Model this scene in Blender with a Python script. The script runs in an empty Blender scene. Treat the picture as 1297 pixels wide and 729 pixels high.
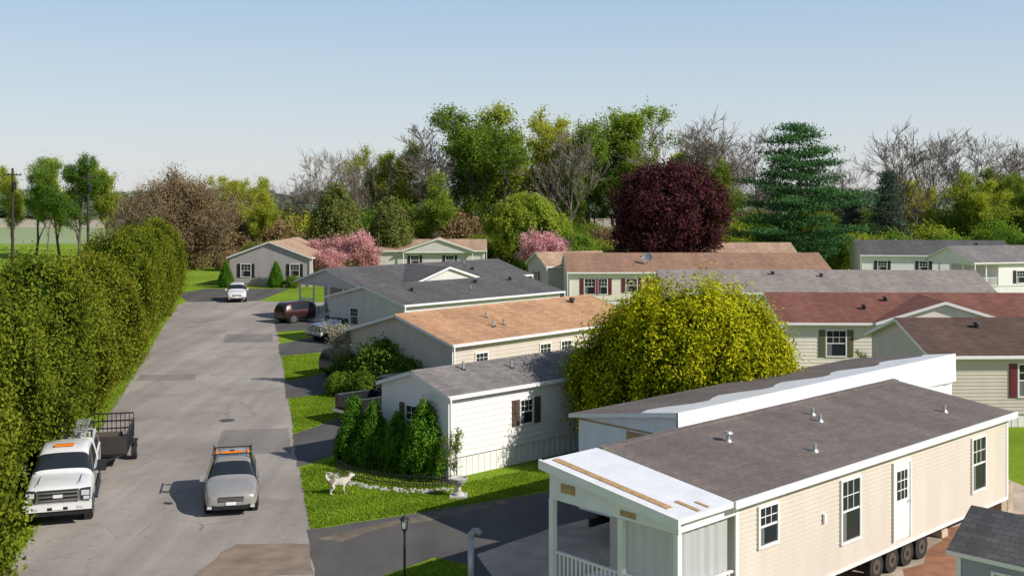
import bpy, bmesh, math, random
import numpy as np
from mathutils import Vector, Matrix
S=bpy.context.scene
S.view_settings.view_transform='Standard'
S.view_settings.look='None'
S.view_settings.exposure=0
random.seed(5)
R=np.random.default_rng(7)

# ---------------------------------------------------------------- materials
def newmat(name):
    m=bpy.data.materials.new(name); m.use_nodes=True
    n=m.node_tree.nodes; l=m.node_tree.links
    return m,n,l,n['Principled BSDF']
def coords(n): 
    return n.new('ShaderNodeTexCoord').outputs['Object']
def noise(n,l,vec,scale,detail=4,rough=.55):
    t=n.new('ShaderNodeTexNoise'); t.inputs['Scale'].default_value=scale
    t.inputs['Detail'].default_value=detail; t.inputs['Roughness'].default_value=rough
    l.new(vec,t.inputs['Vector']); return t.outputs['Fac']
def ramp(n,l,fac,stops):
    r=n.new('ShaderNodeValToRGB'); e=r.color_ramp.elements
    while len(e)<len(stops): e.new(.5)
    for i,(p,c) in enumerate(stops):
        e[i].position=p; e[i].color=(c[0],c[1],c[2],1)
    l.new(fac,r.inputs['Fac']); return r.outputs['Color']
def mix(n,l,fac,a,b,mode='MIX'):
    m=n.new('ShaderNodeMix'); m.data_type='RGBA'; m.blend_type=mode
    for s,x in ((m.inputs[0],fac),(m.inputs[6],a),(m.inputs[7],b)):
        if isinstance(x,(int,float)): s.default_value=x
        elif isinstance(x,tuple): s.default_value=(x[0],x[1],x[2],1)
        else: l.new(x,s)
    return m.outputs[2]
def bump(n,l,b,h,strength=.3,dist=.02):
    k=n.new('ShaderNodeBump'); k.inputs['Strength'].default_value=strength
    k.inputs['Distance'].default_value=dist; l.new(h,k.inputs['Height']); l.new(k.outputs[0],b.inputs['Normal'])
def sc(c,k): return tuple(min(1,x*k) for x in c)
def plain(name,col,rough=.6,metal=0,var=.15,scale=3,bmp=0):
    m,n,l,b=newmat(name); v=coords(n)
    f=noise(n,l,v,scale,5)
    c=ramp(n,l,f,[(.3,sc(col,1-var)),(.7,sc(col,1+var*.5))])
    l.new(c,b.inputs['Base Color']); b.inputs['Roughness'].default_value=rough; b.inputs['Metallic'].default_value=metal
    if bmp: bump(n,l,b,noise(n,l,v,scale*8,3),bmp,.02)
    return m
def glassmat(name,col=(.02,.025,.03),rough=.06):
    m,n,l,b=newmat(name); b.inputs['Base Color'].default_value=(*col,1); b.inputs['Roughness'].default_value=rough
    b.inputs['Specular IOR Level'].default_value=.5
    return m
def paint(name,col,metal=0.,rough=.3):
    m,n,l,b=newmat(name); b.inputs['Roughness'].default_value=rough; b.inputs['Metallic'].default_value=metal
    f=noise(n,l,coords(n),2.5,4); l.new(ramp(n,l,f,[(.3,sc(col,.88)),(.7,col)]),b.inputs['Base Color'])
    b.inputs['Coat Weight'].default_value=.5; b.inputs['Coat Roughness'].default_value=.08
    return m
def shingle(name,col,var=.16):
    m,n,l,b=newmat(name); v=coords(n)
    br=n.new('ShaderNodeTexBrick'); br.inputs['Scale'].default_value=1
    br.inputs['Brick Width'].default_value=.33; br.inputs['Row Height'].default_value=.15
    br.inputs['Mortar Size'].default_value=.006; br.inputs['Color1'].default_value=(*sc(col,1-var),1)
    br.inputs['Color2'].default_value=(*sc(col,1+var),1); br.inputs['Mortar'].default_value=(*sc(col,.55),1)
    l.new(v,br.inputs['Vector'])
    big=noise(n,l,v,.5,5,.6); c=mix(n,l,.8,br.outputs['Color'],ramp(n,l,big,[(.3,(.80,.80,.82)),(.7,(1.12,1.1,1.08))]),'MULTIPLY')
    mp=n.new('ShaderNodeMapping'); mp.inputs['Scale'].default_value=(1.6,.12,.12); l.new(v,mp.inputs[0])
    stk=noise(n,l,mp.outputs[0],1.0,4); c=mix(n,l,.7,c,ramp(n,l,stk,[(.35,(.84,.84,.84)),(.65,(1.08,1.08,1.08))]),'MULTIPLY')
    fine=noise(n,l,v,25,2); c=mix(n,l,.5,c,ramp(n,l,fine,[(.3,(.6,.6,.6)),(.7,(1.3,1.3,1.3))]),'MULTIPLY')
    l.new(c,b.inputs['Base Color']); b.inputs['Roughness'].default_value=.95; b.inputs['Specular IOR Level'].default_value=.2
    bump(n,l,b,br.outputs['Fac'],.4,.01)
    return m
def siding_mat(name,col,dirt=.12):
    m,n,l,b=newmat(name); v=coords(n)
    mp=n.new('ShaderNodeMapping'); mp.inputs['Scale'].default_value=(1,1,.25); l.new(v,mp.inputs[0])
    f=noise(n,l,mp.outputs[0],1.2,6,.65)
    l.new(ramp(n,l,f,[(.3,sc(col,1-dirt)),(.65,col)]),b.inputs['Base Color']); b.inputs['Roughness'].default_value=.5
    return m
def leafmat(name,dark,light,trans=.3,rv=.25,rh=.03):
    m,n,l,b=newmat(name); n.remove(b)
    at=n.new('ShaderNodeAttribute'); at.attribute_name='v'
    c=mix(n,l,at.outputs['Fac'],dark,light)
    oi=n.new('ShaderNodeObjectInfo'); hs=n.new('ShaderNodeHueSaturation')
    mr=n.new('ShaderNodeMapRange'); mr.inputs[3].default_value=1-rv; mr.inputs[4].default_value=1+rv; l.new(oi.outputs['Random'],mr.inputs[0]); l.new(mr.outputs[0],hs.inputs['Value'])
    mh=n.new('ShaderNodeMapRange'); mh.inputs[3].default_value=.5+rh; mh.inputs[4].default_value=.5-rh; l.new(oi.outputs['Random'],mh.inputs[0]); l.new(mh.outputs[0],hs.inputs['Hue'])
    l.new(c,hs.inputs['Color'])
    d=n.new('ShaderNodeBsdfDiffuse'); t=n.new('ShaderNodeBsdfTranslucent'); ms=n.new('ShaderNodeMixShader'); ms.inputs[0].default_value=trans
    l.new(hs.outputs[0],d.inputs[0]); l.new(hs.outputs[0],t.inputs[0]); l.new(d.outputs[0],ms.inputs[1]); l.new(t.outputs[0],ms.inputs[2])
    l.new(ms.outputs[0],n['Material Output'].inputs[0])
    return m

WHITE=plain('white_trim',(.82,.80,.785),.45,0,.06,2)
GLASS=glassmat('window_glass')
GLASS2=glassmat('window_glass_curtain',(.16,.17,.18),.2)
BLACKM=plain('black_plastic',(.015,.015,.016),.45,0,.2)
RUBBER=plain('tyre_rubber',(.02,.02,.02),.85,0,.3,8)
CHROME=plain('chrome',(.6,.6,.62),.2,1,.1)
ALLOY=plain('alloy_rim',(.35,.35,.36),.35,.8,.1)
STEEL=plain('galvanised_steel',(.45,.46,.46),.45,.5,.2)
CONC=plain('concrete',(.50,.40,.31),.9,0,.35,.9,.3)
WOOD=plain('weathered_wood',(.10,.075,.05),.85,0,.3,4)
OSB=plain('osb_board',(.48,.30,.14),.8,0,.35,9)
BARK=plain('bark',(.12,.10,.08),.95,0,.35,5)
BARKG=plain('bark_grey',(.20,.16,.13),.95,0,.3,5)
ORANGE=plain('amber_lens',(.8,.22,.02),.3,0,.1)
LIGHTM=plain('headlight_lens',(.55,.57,.6),.1,0,.1,20)
REDM=plain('tail_light',(.4,.02,.02),.25,0,.1)
BRIM=plain('brick_red_dirt',(.34,.16,.085),.95,0,.35,2,.4)

def asphalt(name,a,b_,crack=True):
    m,n,l,b=newmat(name); v=coords(n)
    f=noise(n,l,v,.18,6,.65); c=ramp(n,l,f,[(.3,a),(.7,b_)])
    mp=n.new('ShaderNodeMapping'); mp.inputs['Rotation'].default_value=(0,0,math.radians(-13.3)); mp.inputs['Scale'].default_value=(.9,.05,1); l.new(v,mp.inputs[0])
    lane=noise(n,l,mp.outputs[0],1.0,4); c=mix(n,l,.7,c,ramp(n,l,lane,[(.35,(.78,.78,.79)),(.65,(1.12,1.12,1.1))]),'MULTIPLY')
    g=noise(n,l,v,22,3,.7); c=mix(n,l,.7,c,ramp(n,l,g,[(.3,(.68,.68,.68)),(.7,(1.25,1.25,1.25))]),'MULTIPLY')
    if crack:
        nz=n.new('ShaderNodeTexNoise'); nz.inputs['Scale'].default_value=1.1; nz.inputs['Detail'].default_value=6; nz.inputs['Roughness'].default_value=.7; l.new(v,nz.inputs['Vector'])
        wv=mix(n,l,.45,v,nz.outputs['Color'],'LINEAR_LIGHT')
        vo=n.new('ShaderNodeTexVoronoi'); vo.feature='DISTANCE_TO_EDGE'; vo.inputs['Scale'].default_value=.22; l.new(wv,vo.inputs['Vector'])
        ck=ramp(n,l,vo.outputs['Distance'],[(0.,(1,1,1)),(.008,(0,0,0))])
        msk=ramp(n,l,noise(n,l,v,.25,3),[(.45,(0,0,0)),(.58,(.7,.7,.7))])
        k=mix(n,l,1.,ck,msk,'MULTIPLY'); c=mix(n,l,k,c,(.12,.11,.10))
        st=ramp(n,l,noise(n,l,v,.30,4,.6),[(.55,(0,0,0)),(.66,(.42,.42,.42))]); c=mix(n,l,st,c,(.21,.17,.135))
        s2=ramp(n,l,noise(n,l,v,2.2,4,.65),[(.56,(0,0,0)),(.72,(.35,.35,.35))]); c=mix(n,l,s2,c,(.18,.165,.15))
    l.new(c,b.inputs['Base Color']); b.inputs['Roughness'].default_value=.93; b.inputs['Specular IOR Level'].default_value=.25
    bump(n,l,b,g,.35,.01)
    return m
ROADM=asphalt('old_asphalt',(.295,.26,.23),(.415,.375,.335))
PATCHM=asphalt('patched_asphalt',(.20,.18,.165),(.28,.255,.235),False)
DRIVEM=asphalt('driveway_asphalt',(.085,.08,.078),(.145,.135,.125),False)
def grassmat(name):
    m,n,l,b=newmat(name); v=coords(n)
    f=noise(n,l,v,.12,6,.6); c=ramp(n,l,f,[(.3,(.15,.25,.018)),(.5,(.22,.34,.025)),(.7,(.29,.38,.035))])
    g=noise(n,l,v,5,5,.75); c=mix(n,l,.75,c,ramp(n,l,g,[(.3,(.5,.55,.5)),(.7,(1.3,1.25,1.15))]),'MULTIPLY')
    d=noise(n,l,v,.9,5,.7); dm=ramp(n,l,d,[(.56,(0,0,0)),(.8,(.6,.6,.6))]); c=mix(n,l,dm,c,(.30,.26,.10))
    l.new(c,b.inputs['Base Color']); b.inputs['Roughness'].default_value=1; b.inputs['Specular IOR Level'].default_value=.1
    bump(n,l,b,noise(n,l,v,14,4,.7),.8,.08)
    return m
GRASS=grassmat('lawn_grass')
FIELD1=plain('field_green',(.26,.32,.14),1,0,.25,.01)
FIELD2=plain('field_tan',(.40,.34,.24),1,0,.2,.01)

# ---------------------------------------------------------------- builders
def link(o,parent=None):
    S.collection.objects.link(o)
    if parent: o.parent=parent
    return o
def empty(name,loc=(0,0,0),ang=0,scale=1):
    e=bpy.data.objects.new(name,None); e.location=loc; e.rotation_euler=(0,0,ang); e.scale=(scale,)*3
    e.empty_display_size=.2
    return link(e)
class MB:
    def __init__(s): s.v=[];s.f=[];s.m=[];s.M=Matrix()
    def pts(s,ps):
        i=len(s.v); s.v+= [tuple(s.M@Vector(p)) for p in ps]; return i
    def face(s,ps,m=0):
        i=s.pts(ps); s.f.append(tuple(range(i,i+len(ps)))); s.m.append(m)
    def hexa(s,p,m=0):
        i=s.pts(p)
        for q in ((0,3,2,1),(4,5,6,7),(0,1,5,4),(1,2,6,5),(2,3,7,6),(3,0,4,7)):
            s.f.append(tuple(i+k for k in q)); s.m.append(m)
    def box(s,x0,x1,y0,y1,z0,z1,m=0):
        s.hexa([(x0,y0,z0),(x1,y0,z0),(x1,y1,z0),(x0,y1,z0),(x0,y0,z1),(x1,y0,z1),(x1,y1,z1),(x0,y1,z1)],m)
    def wbox(s,o,d,n,t0,t1,z0,z1,n0,n1,m=0):
        P=lambda t,k,z:(o[0]+d[0]*t+n[0]*k,o[1]+d[1]*t+n[1]*k,z)
        s.hexa([P(t0,n1,z0),P(t1,n1,z0),P(t1,n0,z0),P(t0,n0,z0),P(t0,n1,z1),P(t1,n1,z1),P(t1,n0,z1),P(t0,n0,z1)],m)
    def cyl(s,p0,p1,r0,r1=None,k=12,m=0,caps=True):
        r1=r0 if r1 is None else r1
        p0=Vector(p0);p1=Vector(p1);d=(p1-p0).normalized()
        a=d.orthogonal().normalized();b=d.cross(a)
        A=[];B=[]
        for i in range(k):
            t=2*math.pi*i/k; u=a*math.cos(t)+b*math.sin(t); A.append(p0+u*r0);B.append(p1+u*r1)
        i=s.pts(A+B)
        for j in range(k):
            s.f.append((i+j,i+(j+1)%k,i+k+(j+1)%k,i+k+j)); s.m.append(m)
        if caps:
            s.f.append(tuple(i+j for j in reversed(range(k))));s.m.append(m)
            s.f.append(tuple(i+k+j for j in range(k)));s.m.append(m)
    def lathe(s,c,prof,k=16,m=0):
        i=s.pts([(c[0]+r*math.cos(2*math.pi*j/k),c[1]+r*math.sin(2*math.pi*j/k),c[2]+z) for r,z in prof for j in range(k)])
        for a in range(len(prof)-1):
            for j in range(k):
                s.f.append((i+a*k+j,i+a*k+(j+1)%k,i+(a+1)*k+(j+1)%k,i+(a+1)*k+j));s.m.append(m)
    def obj(s,name,mats,parent=None,smooth=False,bevel=0,subd=0):
        me=bpy.data.meshes.new(name); me.from_pydata(s.v,[],s.f)
        for x in mats: me.materials.append(x)
        me.polygons.foreach_set('material_index',s.m)
        if smooth: me.polygons.foreach_set('use_smooth',[True]*len(s.f))
        me.update()
        bm=bmesh.new(); bm.from_mesh(me)
        if smooth: bmesh.ops.remove_doubles(bm,verts=bm.verts,dist=.0005)
        bmesh.ops.recalc_face_normals(bm,faces=bm.faces); bm.to_mesh(me); bm.free()
        o=bpy.data.objects.new(name,me); link(o,parent)
        if bevel:
            b=o.modifiers.new('b','BEVEL'); b.width=bevel; b.segments=2; b.limit_method='ANGLE'
        if subd:
            b=o.modifiers.new('s','SUBSURF'); b.levels=subd; b.render_levels=subd
        return o
def sheet(name,pts,z,mat,jag=0,parent=None):
    P=[]
    rr=random.Random(len(name)*7+3)
    n=len(pts)
    for i in range(n):
        a=Vector(pts[i]);b=Vector(pts[(i+1)%n]); L=(b-a).length; k=max(1,int(L/.6)) if jag else 1
        for j in range(k):
            p=a+(b-a)*j/k
            if jag: p=p+Vector((rr.uniform(-jag,jag),rr.uniform(-jag,jag)))
            P.append((p.x,p.y,z))
    bm=bmesh.new(); vs=[bm.verts.new(p) for p in P]; f=bm.faces.new(vs); 
    f.normal_update()
    if f.normal.z<0: f.normal_flip()
    bmesh.ops.triangulate(bm,faces=[f])
    me=bpy.data.meshes.new(name); bm.to_mesh(me); bm.free(); me.materials.append(mat)
    return link(bpy.data.objects.new(name,me),parent)

def siding(mb,o,d,n,L,z0,z1,rise=0,c=.2,m=0,t0=0):
    P=lambda t,k,z:(o[0]+d[0]*t+n[0]*k,o[1]+d[1]*t+n[1]*k,z)
    z=z0
    while z<z1+rise-1e-4:
        zt=min(z+c, z1 if z<z1-1e-4 else z1+rise)
        def ext(q):
            if q<=z1+1e-6 or rise==0: return t0,L
            f=(q-z1)/rise; return L/2*f, L-L/2*f
        a,b=ext(z);e,f=ext(zt)
        mb.face([P(a,.025,z),P(b,.025,z),P(f,.002,zt),P(e,.002,zt)],m)
        mb.face([P(a,.002,z),P(b,.002,z),P(b,.025,z),P(a,.025,z)],m)
        z=zt
def window(mb,o,d,n,t,z0,z1,w,sh=0,grid=2):
    # mats:0 frame 1 glass 2 glass2 3 shutter
    h=w/2; fr=.07
    mb.wbox(o,d,n,t-h,t+h,z0,z1,-.05,.03,1)
    zm=(z0+z1)/2
    mb.wbox(o,d,n,t-h-fr,t-h,z0-fr,z1+fr,0,.07,0); mb.wbox(o,d,n,t+h,t+h+fr,z0-fr,z1+fr,0,.07,0)
    mb.wbox(o,d,n,t-h,t+h,z1,z1+fr,0,.068,0); mb.wbox(o,d,n,t-h,t+h,z0-fr,z0,0,.075,0)
    mb.wbox(o,d,n,t-h,t+h,zm-.025,zm+.025,.0,.05,0)
    if grid:
        for i in range(1,grid+1):
            x=t-h+2*h*i/(grid+1); mb.wbox(o,d,n,x-.01,x+.01,zm+.025,z1,0,.04,0)
        mb.wbox(o,d,n,t-h,t+h,(zm+z1)/2-.01,(zm+z1)/2+.01,0,.043,0)
    mb.wbox(o,d,n,t-h*.95,t-h*.45,z0+.02,zm-.03,.0,.034,2)
    if sh:
        for s in (-1,1):
            a=t+s*(h+fr+.03); b=a+s*.34; a,b=min(a,b),max(a,b)
            mb.wbox(o,d,n,a,b,z0-.06,z1+.06,0,.06,3)
            k=z0
            while k<z1-.05: mb.wbox(o,d,n,a+.05,b-.05,k,k+.05,.06,.075,3); k+=.1
def door(mb,o,d,n,t,z0,h=2.05,w=.9,m=0):
    mb.wbox(o,d,n,t-w/2,t+w/2,z0,z0+h,0,.05,m)
    for s in (-1,1): mb.wbox(o,d,n,t+s*(w/2+.04)-.04,t+s*(w/2+.04)+.04,z0,z0+h+.08,0,.08,0)
    mb.wbox(o,d,n,t-w/2,t+w/2,z0+h,z0+h+.08,0,.08,0)
    mb.wbox(o,d,n,t-.28,t+.28,z0+1.1,z0+h-.2,.05,.06,1)
    for i in (-.1,.1): mb.wbox(o,d,n,t+i-.012,t+i+.012,z0+1.1,z0+h-.2,.06,.07,0)
    for i in range(1,3): 
        z=z0+1.1+(h-1.3)*i/3; mb.wbox(o,d,n,t-.28,t+.28,z-.012,z+.012,.06,.072,0)
    mb.cyl((o[0]+d[0]*(t+w*.4)+n[0]*.05,o[1]+d[1]*(t+w*.4)+n[1]*.05,z0+1),(o[0]+d[0]*(t+w*.4)+n[0]*.12,o[1]+d[1]*(t+w*.4)+n[1]*.12,z0+1),.03,m=4)

def railing(mb,a,b,z,h=.9,m=0,step=.13):
    a=Vector((a[0],a[1],0));b=Vector((b[0],b[1],0)); L=(b-a).length; d=(b-a)/L; n=(-d.y,d.x)
    mb.wbox(a,d,n,0,L,z+h-.05,z+h,-.035,.035,m); mb.wbox(a,d,n,0,L,z+.08,z+.13,-.025,.025,m)
    k=int(L/step)
    for i in range(1,k): t=L*i/k; mb.wbox(a,d,n,t-.02,t+.02,z+.13,z+h-.05,-.015,.015,m)

def slope_roof(mb,x0,x1,ya,za,yb,zb,t=.14,mt=0,me=1):
    A=[(x0,ya,za),(x1,ya,za),(x1,yb,zb),(x0,yb,zb)]
    B=[(p[0],p[1],p[2]+t) for p in A]
    mb.face(B,mt); mb.face(A[::-1],me)
    for i in range(4):
        j=(i+1)%4; mb.face([A[i],A[j],B[j],B[i]],me)

def vents(mb,L,W,e,rise,k,seed):
    r=random.Random(seed)
    for i in range(k):
        x=r.uniform(.15,.9)*L; f=r.uniform(.25,.9); y=W/2*f; z=e+rise*f+.1
        if r.random()<.6: mb.cyl((x,y,z),(x,y,z+.35),.05,m=0); mb.cyl((x,y,z),(x,y,z+.06),.11,m=1)
        else:
            mb.cyl((x,y,z),(x,y,z+.22),.11,m=1); mb.cyl((x,y,z+.22),(x,y,z+.3),.19,.14,m=1)

def house(name,o,ang,L,W,e,rise,wall,roof,wins=(),gwins=(),doors=(),gdoors=(),shut=None,base=.55,oh=.3,skirt=None,porch=0,nv=4,course=.2,seed=1,fg=None):
    P=empty(name,(o[0],o[1],0),math.radians(ang))
    wl=MB(); b=base
    siding(wl,(porch,0),(1,0),(0,-1),L-porch,b,e,0,course)
    wl.M=Matrix.Translation((porch,0,0)) if porch else Matrix()
    siding(wl,(0,W),(0,-1),(-1,0),W,b,e,rise,course)
    wl.M=Matrix()
    siding(wl,(L,0),(0,1),(1,0),W,b,e,rise,course)
    wl.face([(porch,W,b),(L,W,b),(L,W,e),(porch,W,e)],0)
    if porch:
        siding(wl,(0,W),(0,-1),(-1,0),W,e-.02,e,rise,course)
        wl.face([(.08,0,e),(.08,W,e),(.08,W/2,e+rise)],0)
        wl.box(0,porch,0,.12,e-.25,e,0); wl.box(0,.12,.12,W,e-.25,e-.003,0)
        wl.box(0,porch,W-.12,W,e-.25,e,0)
    wl.obj('walls',[wall],P)
    sk=MB(); ix=.05
    sk.box(ix if not porch else 0,L-ix,ix,W-ix,0,b,0); 
    x=.3
    while x<L-.2: sk.box(x,x+.03,ix-.015,ix-.001,0.02,b-.01,0); x+=.3
    sk.obj('skirting',[skirt or WHITE],P)
    rf=MB(); s=rise/(W/2)
    slope_roof(rf,-oh,L+oh,-oh,e-oh*s+.003,W/2,e+rise+.003)
    slope_roof(rf,-oh,L+oh,W+oh,e-oh*s+.003,W/2,e+rise+.003)
    rf.hexa([(-oh,W/2-.14,e+rise+.105),(L+oh,W/2-.14,e+rise+.105),(L+oh,W/2+.14,e+rise+.105),(-oh,W/2+.14,e+rise+.105),
             (-oh,W/2-.02,e+rise+.165),(L+oh,W/2-.02,e+rise+.165),(L+oh,W/2+.02,e+rise+.165),(-oh,W/2+.02,e+rise+.165)],0)
    rf.obj('roof',[roof,WHITE],P)
    tr=MB()
    if not porch: tr.box(-.03,.09,-.03,.0,b,e-.02)
    tr.box(L-.06,L+.035,-.035,-.0,b,e-.02)
    gz=e-oh*s+.0
    tr.box(-oh,L+oh,-oh-.12,-oh-.003,gz+.02,gz+.13); 
    for xx in (-oh+.05,L+oh-.1): tr.box(xx,xx+.07,-oh-.1,-oh-.03,.1,gz+.02)
    tr.obj('trim',[WHITE],P)
    wd=MB(); o0=(0,0)
    for w in wins: window(wd,o0,(1,0),(0,-1),w[0],w[1],w[2],w[3],1 if shut else 0)
    for w in gwins: window(wd,(porch,W),(0,-1),(-1,0),w[0],w[1],w[2],w[3],1 if shut else 0)
    if wins or gwins: wd.obj('windows',[WHITE,GLASS,GLASS2,shut or WHITE,CHROME],P)
    dd=MB()
    for t in doors: door(dd,o0,(1,0),(0,-1),t,b)
    for t in gdoors: door(dd,(porch,W),(0,-1),(-1,0),t,b)
    for t in doors:
        for i in range(3): dd.box(t-.7,t+.7,-.05-.3*(3-i),-.05-.3*(2-i) ,0,b*(i+1)/3-.02,5)
    if doors or gdoors: dd.obj('door',[WHITE,GLASS,GLASS2,WHITE,CHROME,CONC],P)
    if porch:
        pc=MB()
        for y in [W*i/4 for i in range(5)]: 
            y=min(max(y,.07),W-.07); pc.box(.01,.13,y-.06,y+.06,b+.02,e-.26)
        pc.box(porch*.5-.06,porch*.5+.06,.01,.13,b+.02,e-.26)
        for i in range(4):
            if i!=2: railing(pc,(.07,W*i/4+.06),(.07,W*(i+1)/4-.06),b)
        railing(pc,(.13,.07),(porch-.02,.07),b)
        pc.box(-.03,porch,-.03,W+.03,b-.05,b+.01)
        for i in range(4): pc.box(-.3*(4-i),-.3*(3-i)-.002,W*.5+.1,W*.75-.1,0,b*(i+1)/4-.03)
        railing(pc,(-1.2,W*.5+.05),(-.03,W*.5+.05),b*.5)
        pc.obj('porch',[WHITE],P)
    if fg:
        x0,x1,pj,gr=fg; g=MB(); xm=(x0+x1)/2
        yb=W/2*min(1,gr/rise)
        g.face([(x0,-pj,e),(x1,-pj,e),(xm,-pj,e+gr)],2)
        for a,c in ((x0-.25,xm),(x1+.25,xm)):
            ds=gr/((x1-x0)/2)*.25
            A=[(a,-pj-.25,e-ds+.01),(a,yb,e-ds+.01),(c,yb,e+gr+.01),(c,-pj-.25,e+gr+.01)]
            Bq=[(p[0],p[1],p[2]+.17) for p in A]
            g.face(Bq,0); g.face(A,1)
            for i in range(4): j=(i+1)%4; g.face([A[i],A[j],Bq[j],Bq[i]],1)
        for xx in (x0+.08,x1-.08): 
            if pj>.5: g.box(xx-.06,xx+.06,-pj+.02,-pj+.14,0,e,1)
        if pj>.5: g.box(x0,x1,-pj+.01,-pj+.15,e-.2,e-.002,1)
        g.obj('front_gable',[roof,WHITE,wall],P)
    if nv:
        v=MB(); vents(v,L,W,e,rise,nv,seed); v.obj('roof_vents',[STEEL,BLACKM],P)
    return P

# ---------------------------------------------------------------- foliage
def bake(name,q,mi,v,mats):
    N=len(q); me=bpy.data.meshes.new(name)
    me.vertices.add(4*N); me.vertices.foreach_set('co',np.ascontiguousarray(q,dtype=np.float32).ravel())
    me.loops.add(4*N); me.loops.foreach_set('vertex_index',np.arange(4*N,dtype=np.int32))
    me.polygons.add(N); me.polygons.foreach_set('loop_start',np.arange(0,4*N,4,dtype=np.int32))
    me.polygons.foreach_set('material_index',np.asarray(mi,dtype=np.int32))
    me.update(calc_edges=True)
    a=me.attributes.new('v','FLOAT','FACE'); a.data.foreach_set('value',np.clip(v,0,1).astype(np.float32))
    for m in mats: me.materials.append(m)
    return me
def unit(a): return a/np.maximum(np.linalg.norm(a,axis=-1,keepdims=True),1e-9)
def leaves(c,s,nrm=None,jit=.8,asp=.55,up=0):
    N=len(c); n=R.normal(size=(N,3))
    if nrm is not None: n=nrm+R.normal(size=(N,3))*jit
    n=unit(n); a=R.normal(size=(N,3)); a[:,2]+=up; a=unit(a-n*(a*n).sum(1,keepdims=True)); b=np.cross(n,a)
    ss=(s*R.uniform(.6,1.3,N))[:,None]
    return np.stack([c+a*ss,c+b*ss*asp,c-a*ss,c-b*ss*asp],1)
def segquads(segs,k=4):
    p0=np.array([s[0] for s in segs]);p1=np.array([s[1] for s in segs]);r0=np.array([s[2] for s in segs]);r1=np.array([s[3] for s in segs])
    d=unit(p1-p0); h=np.where(np.abs(d[:,2:3])>.9,np.array([[1.,0,0]]),np.array([[0,0,1.]])); a=unit(np.cross(d,h)); b=np.cross(d,a)
    out=[]
    for i in range(k):
        t=2*math.pi*i/k; u=2*math.pi*(i+1)/k
        A=a*math.cos(t)+b*math.sin(t);B=a*math.cos(u)+b*math.sin(u)
        out.append(np.stack([p0+A*r0[:,None],p0+B*r0[:,None],p1+B*r1[:,None],p1+A*r1[:,None]],1))
    return np.concatenate(out)
def lump(th,t,rng,amp=.12):
    ph=rng.uniform(0,6.28,6)
    return 1+amp*(np.sin(3*th+ph[0]+5*t)+.7*np.sin(5*th-7*t+ph[1])+.6*np.sin(8*t+ph[2]+2*th)+.5*np.sin(9*th+ph[3]))/1.6
def shrubmesh(name,prof,H,Rr,ncl,nlf,cr,ls,mats,seed,amp=.12,core=.82,up=0,z0=.0,jit=.8,trunk=None,depth=.25,vlo=.15):
    rng=np.random.default_rng(seed)
    t=rng.uniform(0,1,ncl*3); w=np.array([prof(x) for x in t]); keep=rng.uniform(0,1,len(t))<(w/ max(w.max(),1e-6))*.9+.1; t=t[keep][:ncl]; n=len(t)
    th=rng.uniform(0,2*math.pi,n); pr=np.array([prof(x) for x in t]); lp=lump(th,t,np.random.default_rng(seed+1),amp)
    r=Rr*pr*lp*(1-depth*rng.uniform(0,1,n)**2)
    c=np.stack([r*np.cos(th),r*np.sin(th),z0+t*H],1)
    dt=.02; slope=np.array([(prof(min(1,x+dt))-prof(max(0,x-dt)))/(2*dt) for x in t])*Rr/H
    nr=unit(np.stack([np.cos(th),np.sin(th),-slope],1))
    cv=rng.uniform(0,1,n)
    off=rng.normal(size=(n,nlf,3))*cr*rng.uniform(.6,1.2,(n,1,1)); off*= .6
    if up: off[:,:,2]*=1.8
    C=(c[:,None,:]+off).reshape(-1,3); NN=np.repeat(nr,nlf,0)
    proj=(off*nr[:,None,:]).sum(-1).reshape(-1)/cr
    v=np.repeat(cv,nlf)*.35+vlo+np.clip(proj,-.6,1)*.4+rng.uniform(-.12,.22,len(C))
    ok=C[:,2]>0.02; C=C[ok];NN=NN[ok];v=v[ok]
    q=leaves(C,ls,NN,jit,up=up); mi=np.zeros(len(q))
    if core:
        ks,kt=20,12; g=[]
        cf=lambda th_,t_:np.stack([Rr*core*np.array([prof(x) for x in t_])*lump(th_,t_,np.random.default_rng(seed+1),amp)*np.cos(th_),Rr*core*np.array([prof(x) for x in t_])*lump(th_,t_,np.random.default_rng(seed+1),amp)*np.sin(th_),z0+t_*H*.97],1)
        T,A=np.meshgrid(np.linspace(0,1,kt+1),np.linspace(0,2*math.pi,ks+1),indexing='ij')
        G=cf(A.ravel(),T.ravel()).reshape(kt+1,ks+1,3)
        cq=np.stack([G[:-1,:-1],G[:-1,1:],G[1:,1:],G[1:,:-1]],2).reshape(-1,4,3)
        q=np.concatenate([q,cq]); mi=np.concatenate([mi,np.zeros(len(cq))]); v=np.concatenate([v,np.zeros(len(cq))])  # added core in darkest leaf tone: stops light, paints shade between clumps
    if trunk:
        sq=segquads([(np.array([0,0,-.1]),np.array([0,0,z0+H*.5]),trunk,trunk*.5)],8); q=np.concatenate([q,sq]); mi=np.concatenate([mi,np.ones(len(sq))]); v=np.concatenate([v,np.zeros(len(sq))])
    return bake(name,q,mi,v,mats)
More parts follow.
